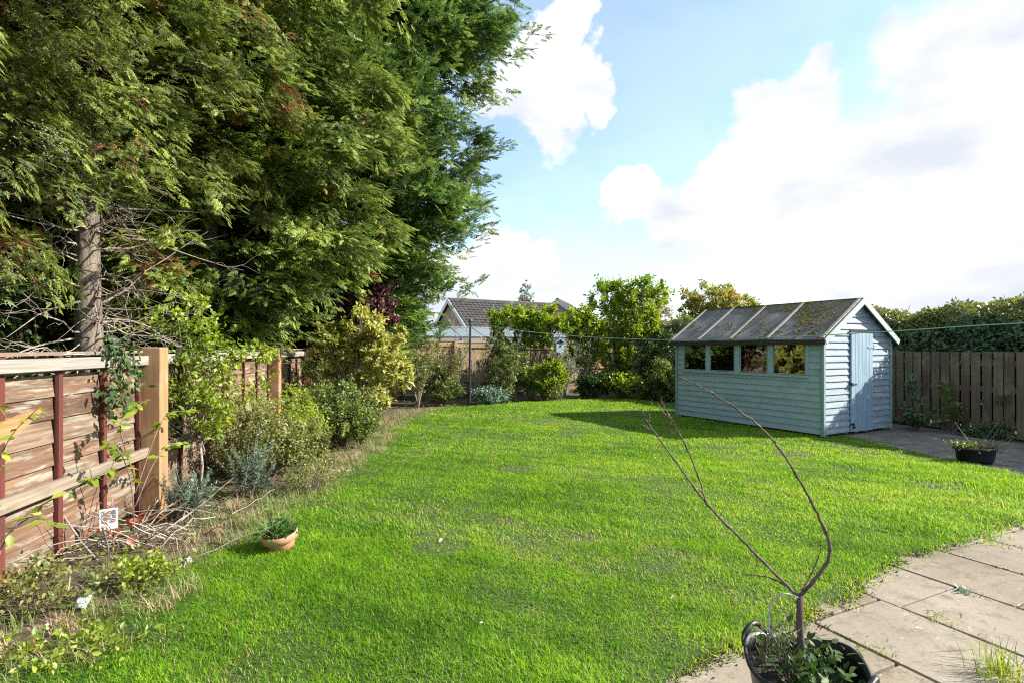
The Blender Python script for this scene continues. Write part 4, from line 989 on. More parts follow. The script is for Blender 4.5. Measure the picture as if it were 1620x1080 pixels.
# --- left bed, front to back
p = gp(316, 778); shrub('young_tree', 'young thin stemmed tree with bright green round leaves in the left bed', 'tree', p,
    [(-.05, .0, 1.5, .55, .4, .6), (.05, -.1, 1.05, .72, .5, .38), (-.45, -.25, .95, .4, .3, .18), (.4, .0, 1.45, .35, .3, .25), (0, 0, 1.95, .2, .2, .2), (.1, -.1, .65, .35, .35, .15)], 3500, .062, M['yg'], 18, None, 'leaf', M['greytwig'], .008, .5, 85, .1, .42, 1, trunk=.55)
def spiky(label, base, n, hgt, lean, leaf, mat, seed, per=70):
    """upright stems each closely whorled with narrow leaves"""
    R_ = np.random.default_rng(seed + 40); root = empty('spurge_plant', base); tag(root, label, 'plant', 'blue green spiky plants')
    a_ = R_.uniform(0, 2 * PI, n); L = hgt * R_.uniform(.55, 1.15, n); d = np.stack([np.cos(a_), np.sin(a_), np.zeros(n)], 1); ln = lean * R_.uniform(.2, 1.2, n)
    t = np.linspace(0, 1, 8)[None, :, None]; o0 = R_.normal(0, .07, (n, 3)) * np.array([1, 1, 0])
    PL = o0[:, None] + d[:, None] * (L * ln)[:, None, None] * t ** 1.3 + np.array([0, 0, 1.])[None, None] * L[:, None, None] * (t - .15 * ln[:, None, None] * t * t)
    np_tubes('stem', PL, np.full(n, .0045), np.full(n, .002), M['twig'], root, 5)
    m2 = n * per; j = np.repeat(np.arange(n), per); u = R_.uniform(.18, 1, m2) * 6.99; k = u.astype(int); f = (u - k)[:, None]; P = PL[j, k] * (1 - f) + PL[j, k + 1] * f; ax = PL[j, k + 1] - PL[j, k]; ax /= np.linalg.norm(ax, axis=1, keepdims=True)
    q = rnd_dir(m2); q = q - ax * (q * ax).sum(1, keepdims=True); q /= np.linalg.norm(q, axis=1, keepdims=True) + 1e-6; dd = q + ax * .55
    tv = [(0, 0, 0), (.4, .13, .03), (1, 0, -.05), (.4, -.13, .03)]
    scatter('foliage', tv, LEAF4_F, P, rot_from(dd, ax + R_.normal(0, .3, (m2, 3))), leaf * (1.15 - .5 * u / 7) * R_.uniform(.8, 1.1, m2), R_.uniform(size=m2), mat, root)
spiky('blue green spiky leaved plant at the foot of the young tree', gp(296, 818), 34, .44, .55, .046, M['blue'], 2)
spiky('taller blue green spiky plant beside the lawn in front of the olive bush', gp(400, 782), 34, .60, .45, .046, M['blue'], 3, 90)
p = gp(425, 752); shrub('bush', 'small leaved olive green bush spreading in the left bed before the second post', 'bush', p, [(0, 0, .38, .66, .6, .34), (-.45, .25, .5, .35, .4, .42), (.4, .1, .32, .40, .35, .28), (-.2, .3, .85, .2, .2, .25), (.2, .2, .7, .15, .2, .2)], 13000, .036, M['olive'], 26, 'bushes in the left bed', 'leaf', None, .007, .9, 110, .1, .42, 4)
p = gp(540, 706); shrub('bush', 'rounded olive and yellow green bush at the lawn edge right of the posts', 'bush', p, [(0, 0, .48, .60, .6, .44), (.2, -.15, .28, .5, .5, .26), (-.5, .2, .4, .4, .4, .4), (0, .1, .95, .2, .2, .22)], 12500, .046, M['mid'], 26, 'bushes in the left bed', 'leaf', None, .007, .9, 110, .1, .42, 5)
p = gp(560, 676); shrub('golden_bush', 'tall golden variegated bush covering the end of the panel fence', 'bush', p, [(.15, 0, 1.75, .62, .6, .42), (.35, 0, 1.25, .70, .55, .5), (-.3, 0, 1.65, .42, .45, .40), (.6, 0, .8, .5, .42, .5), (.6, 0, 1.6, .4, .3, .35), (-.3, 0, 1.0, .25, .3, .35, .03)], 15500, .085, M['gold'], 30, None, 'leaf', M['greytwig'], .014, .1, 150, .35, .30, 6)
p = gp(500, 668); shrub('bush', 'thin dark twiggy shrub growing against the third post of the panel fence', 'bush', p, [(0, 0, 1.0, .45, .4, .55), (-.3, 0, .6, .4, .4, .4)], 3000, .055, M['mid'], 24, 'bushes in the left bed', 'leaf', M['twig'], .009, .2, 60, .2, .3, 7)
p = gp(372, 690); shrub('bush', 'straggling shrub climbing the panel fence behind the young tree', 'bush', p, [(0, 0, .9, .55, .5, .45), (.2, .5, 1.15, .4, .5, .3), (-.3, -.2, 1.3, .3, .3, .25)], 3600, .045, M['yg'], 24, 'bushes in the left bed', 'leaf', M['twig'], .007, .2, 80, .2, .3, 8)
p = gp(470, 735); shrub('bush', 'loose bush of mixed olive leaves between the two larger bushes of the left bed', 'bush', p, [(0, 0, .4, .4, .5, .4), (-.3, .3, .7, .4, .4, .35)], 6000, .04, M['yg'], 20, 'bushes in the left bed', 'leaf4', None, .007, .5, 70, .25, .32, 14)
# purple leaved tree between conifers and the end fence
shrub('plum_tree', 'purple leaved plum tree squeezed between the conifers above the golden bush', 'tree', (-4.75, 12.0, 0), [(1.75, 0, 2.35, .62, .5, .65), (1.9, 0, 3.0, .4, .4, .4), (1.2, 0, 2.3, .5, .4, .5)], 6500, .085, M['plum'], 20, None, 'leaf4', None, .02, .1, 90, .3, .3, 9, trunk=.9)
# ivy on the first panels
def ivy(label, pts, n, leaf, mat, nm='ivy', seed=0, cat='climber'):
    R_ = np.random.default_rng(seed + 500); root = empty(nm, fence_pt(4.6, .09)); tag(root, label, cat)
    off = Vector(root.location)
    stems = MB(); P = []
    for pl in pts:
        pl = [Vector(q) for q in pl]; sm = catmull(pl, 6); stems.tube([q - off for q in sm], .005, 5)
        for q in sm: P.append(np.array(q - off))
    P = np.array(P); k = R_.integers(0, len(P), n); X = P[k] + R_.normal(0, .055, (n, 3)) * np.array([.35, 1, 1])
    d = rnd_dir(n) * .7; d[:, 2] -= .6; nr = R_.normal(0, .35, (n, 3)); nr[:, 0] += 1.0; nr[:, 2] += .3
    stems.build('stem', M['twig'], root); scatter('foliage', LEAF_V, LEAF_F, X, rot_from(d, nr), leaf * R_.uniform(.6, 1.2, n), R_.uniform(size=n), mat, root)
def fz(Y, z, off=.10): q = fence_pt(Y, off); return (q.x, q.y, z)
ivy('dark ivy hanging over the panel fence left of the first tan post', [[fz(4.3, 1.56), fz(4.32, 1.4), fz(4.25, 1.2), fz(4.3, 1.1)], [fz(4.6, 1.55), fz(4.62, 1.3), fz(4.7, 1.15)], [fz(4.45, 1.5), fz(4.4, 1.25), fz(4.45, 1.02)]], 260, .062, M['dark'], 'ivy', 1)

def sprig(name, label, cat, pts_list, leaves, leaf, mat, r=.004, group=None, seed=0, droop=.3, stem_mat=None):
    """a few bare stems with single large leaves"""
    R_ = np.random.default_rng(seed + 900); o0 = Vector(pts_list[0][0]); root = empty(name, o0); tag(root, label, cat, group)
    q = MB(); P = []
    for pl in pts_list:
        sm = catmull(pl, 6); q.tube([Vector(s) - o0 for s in sm], [r * (1 - .6 * i / len(sm)) for i in range(len(sm))], 6)
        P += [np.array(Vector(s) - o0) for s in sm[len(sm) // 3:]]
    q.build('stem', stem_mat or M['twig'], root, 0, True)
    P = np.array(P); k = R_.integers(0, len(P), leaves); d = rnd_dir(leaves); d[:, 2] = d[:, 2] * .4 - droop
    nr = R_.normal(0, .5, (leaves, 3)); nr[:, 2] += .8; nr[:, 0] += .5
    scatter('leaves', LEAF_V, LEAF_F, P[k], rot_from(d, nr), leaf * R_.uniform(.55, 1.15, leaves), R_.uniform(size=leaves), mat, root)
sprig('climbing_rose', 'arching stems with yellow green leaves reaching in at the left edge', 'plant',
      [[(-2.75, 2.75, .0), (-2.72, 2.8, .6), (-2.62, 2.85, 1.0), (-2.5, 2.9, 1.18)], [(-2.75, 2.85, .0), (-2.7, 2.95, .5), (-2.45, 3.1, .72), (-2.3, 3.2, .80)], [(-2.72, 2.8, .4), (-2.5, 2.85, .62), (-2.4, 2.9, .55)], [(-2.75, 2.75, .7), (-2.66, 2.8, 1.05), (-2.6, 2.78, 1.2)]], 70, .07, M['yg'], .005, None, 1)
sprig('sapling', 'low sapling with large drooping green leaves left of the first post', 'plant',
      [[fz(4.1, .0, .35), fz(4.05, .45, .35), fz(3.95, .72, .33), fz(3.8, .86, .3)], [fz(4.1, .3, .35), fz(4.3, .6, .4), fz(4.5, .70, .45), fz(4.7, .66, .5)], [fz(4.1, .4, .35), fz(4.35, .85, .4), fz(4.55, .95, .42), fz(4.9, .93, .4)], [fz(4.1, .5, .35), fz(4.0, .9, .3), fz(4.15, 1.02, .3), fz(4.4, 1.08, .3)]], 95, .085, M['laurel'], .005, None, 2)
def leaf_pile(Y, off, n, sd, z, name, label, mat, leaf, group=None, zr=.1):
    R_ = np.random.default_rng(sd); q = fence_pt(Y, off); root = empty(name, q); tag(root, label, 'plant', group)
    P = R_.normal(0, 1, (n, 3)) * np.array([zr, zr, zr * .7]) + np.array([0, 0, z]); P[:, 2] = np.maximum(P[:, 2], .02)
    d = rnd_dir(n); nr = rnd_dir(n); nr[:, 2] += .6
    scatter('leaves', LEAF_V, LEAF_F, P, rot_from(d, nr), leaf * R_.uniform(.6, 1.2, n), R_.uniform(size=n), mat, root)
    st = MB()
    for i in range(4): st.tube(catmull([(0, 0, 0), (R_.normal(0, zr * .5), R_.normal(0, zr * .5), z * .6), (R_.normal(0, zr), R_.normal(0, zr), z + .04)], 4), .004, 5)
    st.build('stem', M['twig'], root)
leaf_pile(3.75, .35, 7, 61, .22, 'dead_leaf_spray', 'curled bright orange dead leaves on a broken stem nearest the left edge', M['red_dead'], .085, 'orange dead leaf sprays', .06)
leaf_pile(4.25, .42, 10, 62, .20, 'dead_leaf_spray', 'dark red dead leaves lying among bare twigs below the white label', M['red_dead'], .08, 'orange dead leaf sprays', .12)

# pruned bare twigs heaped by the fence
def twig_heap():
    R_ = np.random.default_rng(77); c = fence_pt(4.15, .5); root = empty('brushwood_heap', c); tag(root, 'heap of bare pale prunings leaning on the fence below the white label', 'brushwood')
    n = 46; P0 = np.stack([R_.normal(0, .22, n), R_.normal(0, .42, n), R_.uniform(.01, .1, n)], 1)
    a_ = R_.uniform(0, 2 * PI, n); d = np.stack([np.cos(a_), np.sin(a_), np.zeros(n)], 1); L = R_.uniform(.25, .8, n)
    PL = bez(P0, d, L, np.stack([R_.uniform(0, .9, n), R_.normal(-.2, .3, n)], 1), 6); PL[:, 1:] += R_.normal(0, .012, PL[:, 1:].shape); PL[:, :, 2] = np.maximum(PL[:, :, 2], .01)
    np_tubes('twig', PL, R_.uniform(.003, .008, n), np.full(n, .002), M['greytwig'], root, 5)
    q = MB()
    for pl in ([wp(85, 792, 3.9), wp(140, 870, 3.9), wp(205, 930, 3.85)], [wp(205, 880, 3.95), wp(255, 920, 3.95), wp(350, 957, 3.9)], [wp(105, 985, 3.35), wp(108, 930, 3.4), wp(112, 900, 3.4)], [wp(205, 830, 4.4), wp(222, 860, 4.3), wp(215, 910, 4.1)], [wp(250, 790, 4.7), wp(215, 850, 4.5), wp(200, 900, 4.2)]):
        q = MB(); q.tube([p - c for p in catmull(pl, 5)], .007, 6); q.build('branch', M['greytwig'], root, 0, True)
twig_heap()

# ------------------------------------------------------------------ dry grass and weeds (uncountable)
def bed_cover():
    nc = 470; LEa = np.array([[p.x, p.y] for p in LE[:12]]); wl = np.linalg.norm(np.diff(LEa, axis=0), axis=1); seg = rng.choice(len(LEa) - 1, nc, p=wl / wl.sum()); t = rng.uniform(0, 1, nc)
    C = LEa[seg] * (1 - t[:, None]) + LEa[seg + 1] * t[:, None]; C = C + np.stack([-rng.uniform(0, 1, nc) ** 1.3 * .75 + .16, rng.normal(0, .1, nc)], 1)
    k = C[:, 0] > -3.25 - .162 * (C[:, 1] - 5); C = C[k]; nc = len(C); green = rng.uniform(size=nc) < .64; big = rng.uniform(.4, 1.3, nc) ** 1.3
    per = rng.integers(18, 80, nc); ci = np.repeat(np.arange(nc), per); n = len(ci); P = C[ci] + rng.normal(0, .045, (n, 2)) * big[ci][:, None]
    gv = np.where(green[ci], rng.uniform(.75, 1.0, n), rng.uniform(0, .6, n))
    h = rng.uniform(.05, .15, n) * big[ci]; az = rng.uniform(0, 2 * PI, n); ln = rng.uniform(.3, 1.4, n)
    d = np.stack([np.cos(az), np.sin(az)], 1); s = np.stack([-np.sin(az), np.cos(az)], 1); b = np.concatenate([P, np.full((n, 1), .003)], 1); w = rng.uniform(.001, .0024, n)
    off = lambda t: np.concatenate([d * (ln * h * t ** 1.7)[:, None], (h * (t - .3 * t * t * np.minimum(ln, 1.2)))[:, None]], 1)
    sd_ = np.concatenate([s * w[:, None], np.zeros((n, 1))], 1)
    V = np.stack([b - sd_, b + sd_, b + off(.5) + sd_ * .7, b + off(.5) - sd_ * .7, b + off(1.)], 1)
    base = (np.arange(n) * 5)[:, None]; T = np.concatenate([base + np.array([[0, 1, 2]]), base + np.array([[0, 2, 3]]), base + np.array([[3, 2, 4]])], 0)
    o = np_mesh('dry_grass', V.reshape(-1, 3), T, None, leafmat('straw', [(.22, .15, .09), (.36, .26, .15), (.46, .36, .22), (.17, .22, .06), (.10, .20, .03)], .25, .6, nscale=.2), None, {'v': np.repeat(gv, 5)})
    tag(o, 'tussocks of straw coloured and green rough grass along the edge of the left bed', 'dry grass', kind='stuff')
    # weeds, ground cover over beds
    n = 46000; P = np.stack([rng.uniform(-5, 8, n), rng.uniform(2.4, 19, n)], 1)
    fx = -3.34 - .162 * (P[:, 1] - 5); bx = 15 + (P[:, 0] + 5) * .4545; rx = 10.8 - .316 * P[:, 1]
    k = ~pip(P, LAWN) & (P[:, 0] > fx) & (P[:, 1] < bx) & (P[:, 0] < rx) & ((P[:, 0] < -1.6) | (P[:, 1] > 11.5)) & (rng.uniform(size=n) < np.clip(.5 + vnoise(P, 2.2, 64), .05, 1)); P = P[k]; n = len(P)
    P3 = np.concatenate([P, rng.uniform(.01, .09, (n, 1))], 1); dd = rnd_dir(n); dd[:, 2] *= .3; nr = rnd_dir(n) * .5; nr[:, 2] += 1
    o = scatter('weeds', LEAF4_V, LEAF4_F, P3, rot_from(dd, nr), rng.uniform(.025, .07, n), rng.uniform(size=n), M['mid'], None); tag(o, 'low green weeds covering the soil of the beds', 'weeds', kind='stuff')
bed_cover()

# --- end of the garden
def twiggy(name, label, base, n, hgt, spread, r=.008, leaves=0, leaf=.05, mat=None, seed=0, cat='shrub', group=None):
    R_ = np.random.default_rng(seed + 300); root = empty(name, base); tag(root, label, cat, group)
    a_ = R_.uniform(0, 2 * PI, n); L = hgt * R_.uniform(.6, 1.1, n); d = np.stack([np.cos(a_), np.sin(a_), np.zeros(n)], 1) * spread
    t = np.linspace(0, 1, 8)[None, :, None]; PL = d[:, None] * L[:, None, None] * t ** 1.2 + np.array([0, 0, 1.])[None, None] * L[:, None, None] * t * (1 - .12 * t); PL = PL + R_.normal(0, .02, PL.shape) * t
    np_tubes('stem', PL, np.full(n, r), np.full(n, r * .25), M['greytwig'], root, 5)
    m2 = n * 9; j = R_.integers(0, n, m2); i = R_.integers(2, 7, m2); dx = rnd_dir(m2); dx[:, 2] = np.abs(dx[:, 2]) + .3; dx /= np.linalg.norm(dx, axis=1, keepdims=True)
    PT = bez(PL[j, i], dx, R_.uniform(.12, .45, m2) * hgt / 1.6, np.stack([R_.normal(0, .15, m2), R_.normal(0, .2, m2)], 1), 4)
    np_tubes('twig', PT, np.full(m2, r * .4), np.full(m2, r * .15), M['greytwig'], root, 3)
    if leaves:
        k = R_.integers(0, m2, leaves); q = R_.integers(1, 5, leaves); X = PT[k, q] + R_.normal(0, .03, (leaves, 3)); nr = rnd_dir(leaves); nr[:, 2] += .8; nr[:, 1] -= .4
        scatter('foliage', LEAF4_V, LEAF4_F, X, rot_from(rnd_dir(leaves), nr), leaf * R_.uniform(.6, 1.2, leaves), R_.uniform(size=leaves), mat, root)
    return root
G = 'shrubs along the back fence'
twiggy('rose_bush', 'sparse shrub with grey stems and small leaves left of the washing line post', gp(705, 640), 14, 2.0, .34, .011, 3600, .06, M['olive'], 1, 'shrub', G)
shrub('bush', 'grey green low bush at the base of the back fence left of the post', 'bush', gp(700, 641), [(0, 0, .42, .52, .4, .42), (-.1, 0, .85, .35, .3, .3)], 5200, .06, M['mid'], 18, G, 'leaf4', None, .009, .3, 80, .3, .35, 21)
twiggy('bare_shrub', 'nearly leafless pale twiggy shrub just right of the washing line post', gp(752, 637), 15, 2.35, .28, .011, 350, .05, M['autumn'], 2, 'shrub', G)
shrub('laurel', 'laurel with flat yellow green head between the bare shrub and the bird box', 'shrub', (.55, 16.0, 0), [(-.45, 0, 2.2, .95, .5, .45), (.55, 0, 2.2, .85, .5, .48), (-.9, 0, 1.65, .5, .35, .3), (.2, 0, 1.75, .7, .4, .35), (.5, 0, 1.3, .3, .3, .3)], 12500, .10, M['laurel'], 16, G, 'leaf', M['greytwig'], .022, .4, 130, .2, .30, 22)
shrub('laurel', 'thinner laurel with upright green shoots right of the bird box', 'shrub', (2.15, 16.4, 0), [(0, 0, 2.05, .65, .45, .6), (.3, 0, 1.5, .45, .4, .4), (-.3, 0, 1.35, .35, .3, .4)], 6500, .10, M['laurel'], 14, G, 'leaf', M['greytwig'], .02, .5, 80, .2, .34, 23)
shrub('laurel', 'big open laurel tree with long shoots left of the shed, the tallest by the fence', 'tree', (3.35, 16.9, 0), [(-.45, 0, 2.95, .75, .7, .55), (.6, 0, 3.0, .85, .7, .6), (.1, 0, 2.1, 1.05, .75, .65), (-.1, 0, 1.3, .7, .6, .6), (.95, 0, 2.1, .5, .5, .5)], 15500, .105, M['laurel'], 26, G, 'leaf', M['greytwig'], .022, .6, 190, .25, .36, 24)
for (x, y, bl, n, lf, mt, lab, sd) in (
    (795, 637, [(0, 0, .7, .42, .35, .6), (.2, 0, 1.15, .28, .3, .4)], 4200, .06, 'mid', 'narrow upright bush under the laurel left of the bird box', 31),
    (862, 634, [(0, 0, .55, .62, .45, .5), (.3, 0, .8, .35, .35, .35)], 5000, .085, 'laurel', 'broad leaved green bush directly below the bird box', 32),
    (775, 640, [(0, 0, .22, .55, .35, .22)], 2400, .06, 'blue', 'low grey green plant between washing line post and bird box', 33),
    (885, 632, [(0, 0, .8, .28, .28, .75)], 2600, .05, 'silver', 'silvery twiggy bush under the bird box', 34),
    (940, 630, [(0, 0, .35, .6, .45, .34), (.4, 0, .5, .4, .4, .35)], 4200, .085, 'dark', 'dark glossy low bush between bird box and tall laurel', 35),
    (985, 631, [(0, 0, .42, .62, .45, .28)], 3000, .10, 'yg', 'feathery yellow green plant at the foot of the tall laurel', 36),
    (1045, 634, [(0, 0, .35, .7, .5, .35), (.1, 0, .75, .5, .5, .4)], 4200, .09, 'mid', 'shaded green bush beside the far corner of the shed', 37)):
    b = gp(x, y); shrub('bush', lab, 'bush', b, bl, n, lf, M[mt], 18, G, 'leaf' if lf > .07 else 'leaf4', None, .010, .5, 90, .25, .34, sd)
twiggy('climbing_rose', 'rangy green climber trained on the back fence directly right of the bare shrub', gp(815, 633), 16, 1.9, .30, .010, 3000, .075, M['mid'], 5, 'shrub', G)
twiggy('climbing_rose', 'thin silvery climber reaching the nest box on the back fence', gp(893, 631), 14, 1.7, .26, .010, 1900, .06, M['silver'], 6, 'shrub', G)
twiggy('climbing_rose', 'loose climber with fresh green shoots between nest box and tall laurel', gp(925, 628), 14, 2.1, .24, .010, 2000, .08, M['yg'], 7, 'shrub', G)
twiggy('climbing_rose', 'leafy climber on the leftmost panel of the back fence beside the golden bush', gp(662, 645), 12, 1.8, .30, .010, 1500, .07, M['olive'], 8, 'shrub', G)
shrub('bush', 'small dark green tuft of leaves high on the back fence right of the bare shrub', 'bush', gp(782, 634), [(0, 0, 1.45, .28, .25, .25), (-.3, 0, 1.0, .15, .15, .2)], 1100, .08, M['dark'], 8, G, 'leaf', M['greytwig'], .008, .3, 30, .2, .4, 39)
# dark evergreen behind the corner and beside the shed
shrub('evergreen_shrub', 'dark evergreen shrub filling the corner between back fence and shed', 'shrub', (4.65, 16.6, 0), [(0, 0, 1.1, .8, .8, 1.0), (-.4, 0, .7, .6, .6, .6)], 8500, .09, M['dark'], 16, None, 'leaf4', None, .02, .3, 130, .3, .34, 38)

def hedge(name, label, p0, p1, width, z0, z1, n, leaf, mat, seed=0, kind='leaf', topjit=.12, mat2=None, dens_twigs=120):
    """box-ish hedge: leaves in a thick uneven skin over stems and a solid dark core"""
    R_ = np.random.default_rng(seed + 700); p0 = Vector(p0); p1 = Vector(p1); L = (p1 - p0).length; ang = math.atan2(p1.y - p0.y, p1.x - p0.x)
    root = empty(name, p0, ang); tag(root, label, 'hedge')
    def lump(x, z): return .14 * np.sin(x * 1.7 + seed) + .10 * np.sin(x * 3.9 + z * 2.1) + .08 * np.sin(z * 5 + x * 7) + .05 * np.sin(x * 13 + z * 9)
    x = R_.uniform(0, L, n); f = R_.uniform(size=n)
    dep = np.abs(R_.normal(0, .10, n)) * 1.6
    # front face (-y), top, back face
    zt = z1 + topjit * (np.sin(x * 1.3 + seed) * .5 + np.sin(x * 4.1) * .3 + np.sin(x * 9.7) * .2)
    z = z0 + (zt - z0) * R_.uniform(0, 1, n); rnd = np.clip((z - (zt - .35)) / .35, 0, 1) ** 2 * .28
    hw = width / 2 + lump(x, z) * .7 - rnd
    y = np.where(f < .55, -hw + dep, np.where(f < .70, hw - dep, R_.uniform(-1, 1, n) * (width / 2 - .12)))
    z = np.where(f >= .70, zt - dep - .5 * (y / (width / 2)) ** 2 * .35, z)
    P = np.stack([x, y, z], 1)
    nr = R_.normal(0, .45, (n, 3)); nr[:, 1] += np.where(f < .55, -.9, np.where(f < .7, .9, 0)); nr[:, 2] += np.where(f >= .7, 1, .35)
    d = R_.normal(size=(n, 3)); d[:, 2] -= .25
    v = np.clip(.5 + .25 * np.sin(x * 2.3 + z * 3) + R_.normal(0, .2, n), 0, 1)
    tv, tf = {'leaf': (LEAF_V, LEAF_F), 'leaf4': (LEAF4_V, LEAF4_F), 'frond': (FR_V, FR_T)}[kind]
    sel = slice(None)
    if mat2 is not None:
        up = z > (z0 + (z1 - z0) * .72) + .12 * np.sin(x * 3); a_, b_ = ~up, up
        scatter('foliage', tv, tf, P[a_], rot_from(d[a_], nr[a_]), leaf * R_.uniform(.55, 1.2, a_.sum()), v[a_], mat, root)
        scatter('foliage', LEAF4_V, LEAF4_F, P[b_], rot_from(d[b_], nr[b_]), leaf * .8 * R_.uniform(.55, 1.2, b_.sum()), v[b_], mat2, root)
    else: scatter('foliage', tv, tf, P, rot_from(d, nr), leaf * R_.uniform(.55, 1.2, n), v, mat, root)
    k = dens_twigs; P0 = np.stack([R_.uniform(0, L, k), R_.normal(0, .1, k), np.full(k, 0.)], 1); an = R_.uniform(0, 2 * PI, k)
    PL = bez(P0, np.stack([np.cos(an) * .5, np.sin(an) * .22, np.zeros(k)], 1), np.full(k, (z1) * .9), np.stack([R_.uniform(.8, 1.05, k), R_.normal(0, .05, k)], 1), 6)
    PL[:, :, 1] = np.clip(PL[:, :, 1], -width * .42, width * .42)
    np_tubes('stem', PL, np.full(k, .018), np.full(k, .004), M['twig'], root, 4)
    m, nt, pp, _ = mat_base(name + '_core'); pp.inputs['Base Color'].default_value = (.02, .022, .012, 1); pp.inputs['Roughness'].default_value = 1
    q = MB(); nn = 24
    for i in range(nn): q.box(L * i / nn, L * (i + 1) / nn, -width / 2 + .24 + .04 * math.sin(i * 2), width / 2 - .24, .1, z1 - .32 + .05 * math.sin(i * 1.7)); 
    q.build('inner_twigs', m, root)  # solid near-black boxes filling the inside of the hedge
    return root
# right boundary: ivy hedge behind the slatted fence
def rb(Y, off): return Vector((10.91 - .316 * Y + off, Y, 0))
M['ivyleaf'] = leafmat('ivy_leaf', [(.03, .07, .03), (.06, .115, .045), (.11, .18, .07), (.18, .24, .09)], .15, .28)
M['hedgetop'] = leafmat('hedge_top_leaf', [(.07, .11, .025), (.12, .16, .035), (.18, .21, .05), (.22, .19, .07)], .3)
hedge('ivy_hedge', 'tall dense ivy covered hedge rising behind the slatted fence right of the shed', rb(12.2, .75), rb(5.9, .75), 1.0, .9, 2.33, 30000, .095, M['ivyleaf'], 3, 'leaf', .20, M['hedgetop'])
hedge('conifer_hedge', 'dark brown green clipped conifer hedge behind the far corner of the garden', rb(20.5, .9), rb(12.4, .75), 1.1, .5, 2.25, 14000, .22, conmat('hedge_sprays', [(.03, .032, .014), (.055, .055, .022), (.07, .085, .025), (.12, .13, .04)]), 5, 'frond', .12)

shrub('bush', 'small ivy clump at the right corner of the shed against the slatted fence', 'bush', (7.15, 9.75, 0), [(0, 0, .25, .28, .25, .22), (.05, .1, .75, .16, .14, .25)], 900, .075, M['ivyleaf'], 10, 'climbers on the slatted fence', 'leaf', None, .006, .2, 26, .2, .4, 41)
shrub('bush', 'taller leafy climber with a yellow tag on the slatted fence', 'bush', (7.62, 9.55, 0), [(0, 0, .35, .2, .18, .32), (.0, .1, .75, .12, .12, .2)], 620, .065, M['mid'], 10, 'climbers on the slatted fence', 'leaf', None, .006, .2, 22, .2, .4, 42)
shrub('bush', 'low creeping ivy at the foot of the slatted fence behind the black planter', 'bush', (7.88, 9.05, 0), [(0, 0, .12, .42, .35, .12), (-.1, .05, .55, .08, .08, .1)], 800, .06, M['ivyleaf'], 10, 'climbers on the slatted fence', 'leaf', None, .005, .2, 26, .2, .4, 43)
shrub('bush', 'single small sprig of ivy halfway up the slatted fence above the planter', 'bush', (8.0, 9.0, 0), [(0, 0, .62, .10, .08, .1)], 60, .07, M['ivyleaf'], 3, 'climbers on the slatted fence', 'leaf', None, .004, .2, 5, .2, .6, 44)

hedge('overgrown_hedge', 'dark overgrown hedge of ivy and brambles between the conifer trunks behind the left fence', (-5.9, 3.0, 0), (-7.6, 16.5, 0), 1.0, .5, 2.7, 17000, .12, M['dark'], 12, 'leaf4', .7)
# --- trees beyond
shrub('garden_tree', 'round yellowing tree showing above the shed roof', 'tree', (9.3, 25, 0), [(0, 0, 3.6, 1.6, 1.4, .85), (-.9, 0, 3.3, .9, .9, .6), (1.0, 0, 3.3, .9, .9, .6), (0, 0, 2.6, 1.8, 1.5, .8)], 16000, .13, M['autumn'], 30, None, 'leaf4', M['twig'], .035, .1, 160, .3, .25, 51, trunk=1.8)
shrub('blossom_shrub', 'pale pinkish grey shrub between tall laurel and the tree above the shed', 'shrub', (5.8, 21.5, 0), [(0, 0, 2.8, .55, .5, .6), (-.2, 0, 2.0, .6, .5, .6)], 3400, .085, leafmat('pale_leaf', [(.20, .19, .12), (.30, .26, .18), (.40, .32, .26)], .3), 18, None, 'leaf4', None, .014, .3, 60, .2, .3, 52, trunk=1.1)
shrub('birch_tree', 'slim hazy birch far off above the bungalow roof', 'tree', (1.5, 60, 0), [(0, 0, 6.8, .9, .9, 1.6), (0, 0, 8.2, .45, .45, 1.1), (.1, 0, 5.2, 1.2, 1.1, 1.2)], 5200, .16, M['silver'], 24, None, 'leaf4', M['greytwig'], .05, .5, 110, .2, .25, 53, trunk=4.2)
hedge('garden_hedge', 'distant hedge seen over the back fence left of the bungalow', (-14, 30, 0), (-5.5, 27, 0), 1.2, .4, 2.1, 5000, .2, M['mid'], 9, 'leaf4', .2)
hedge('neighbour_hedge', 'green hedge behind the corner beyond the tall laurel and shed', (3.5, 22.2, 0), (14, 21.5, 0), 1.2, .4, 2.5, 9000, .17, M['mid'], 10, 'leaf4', .25)
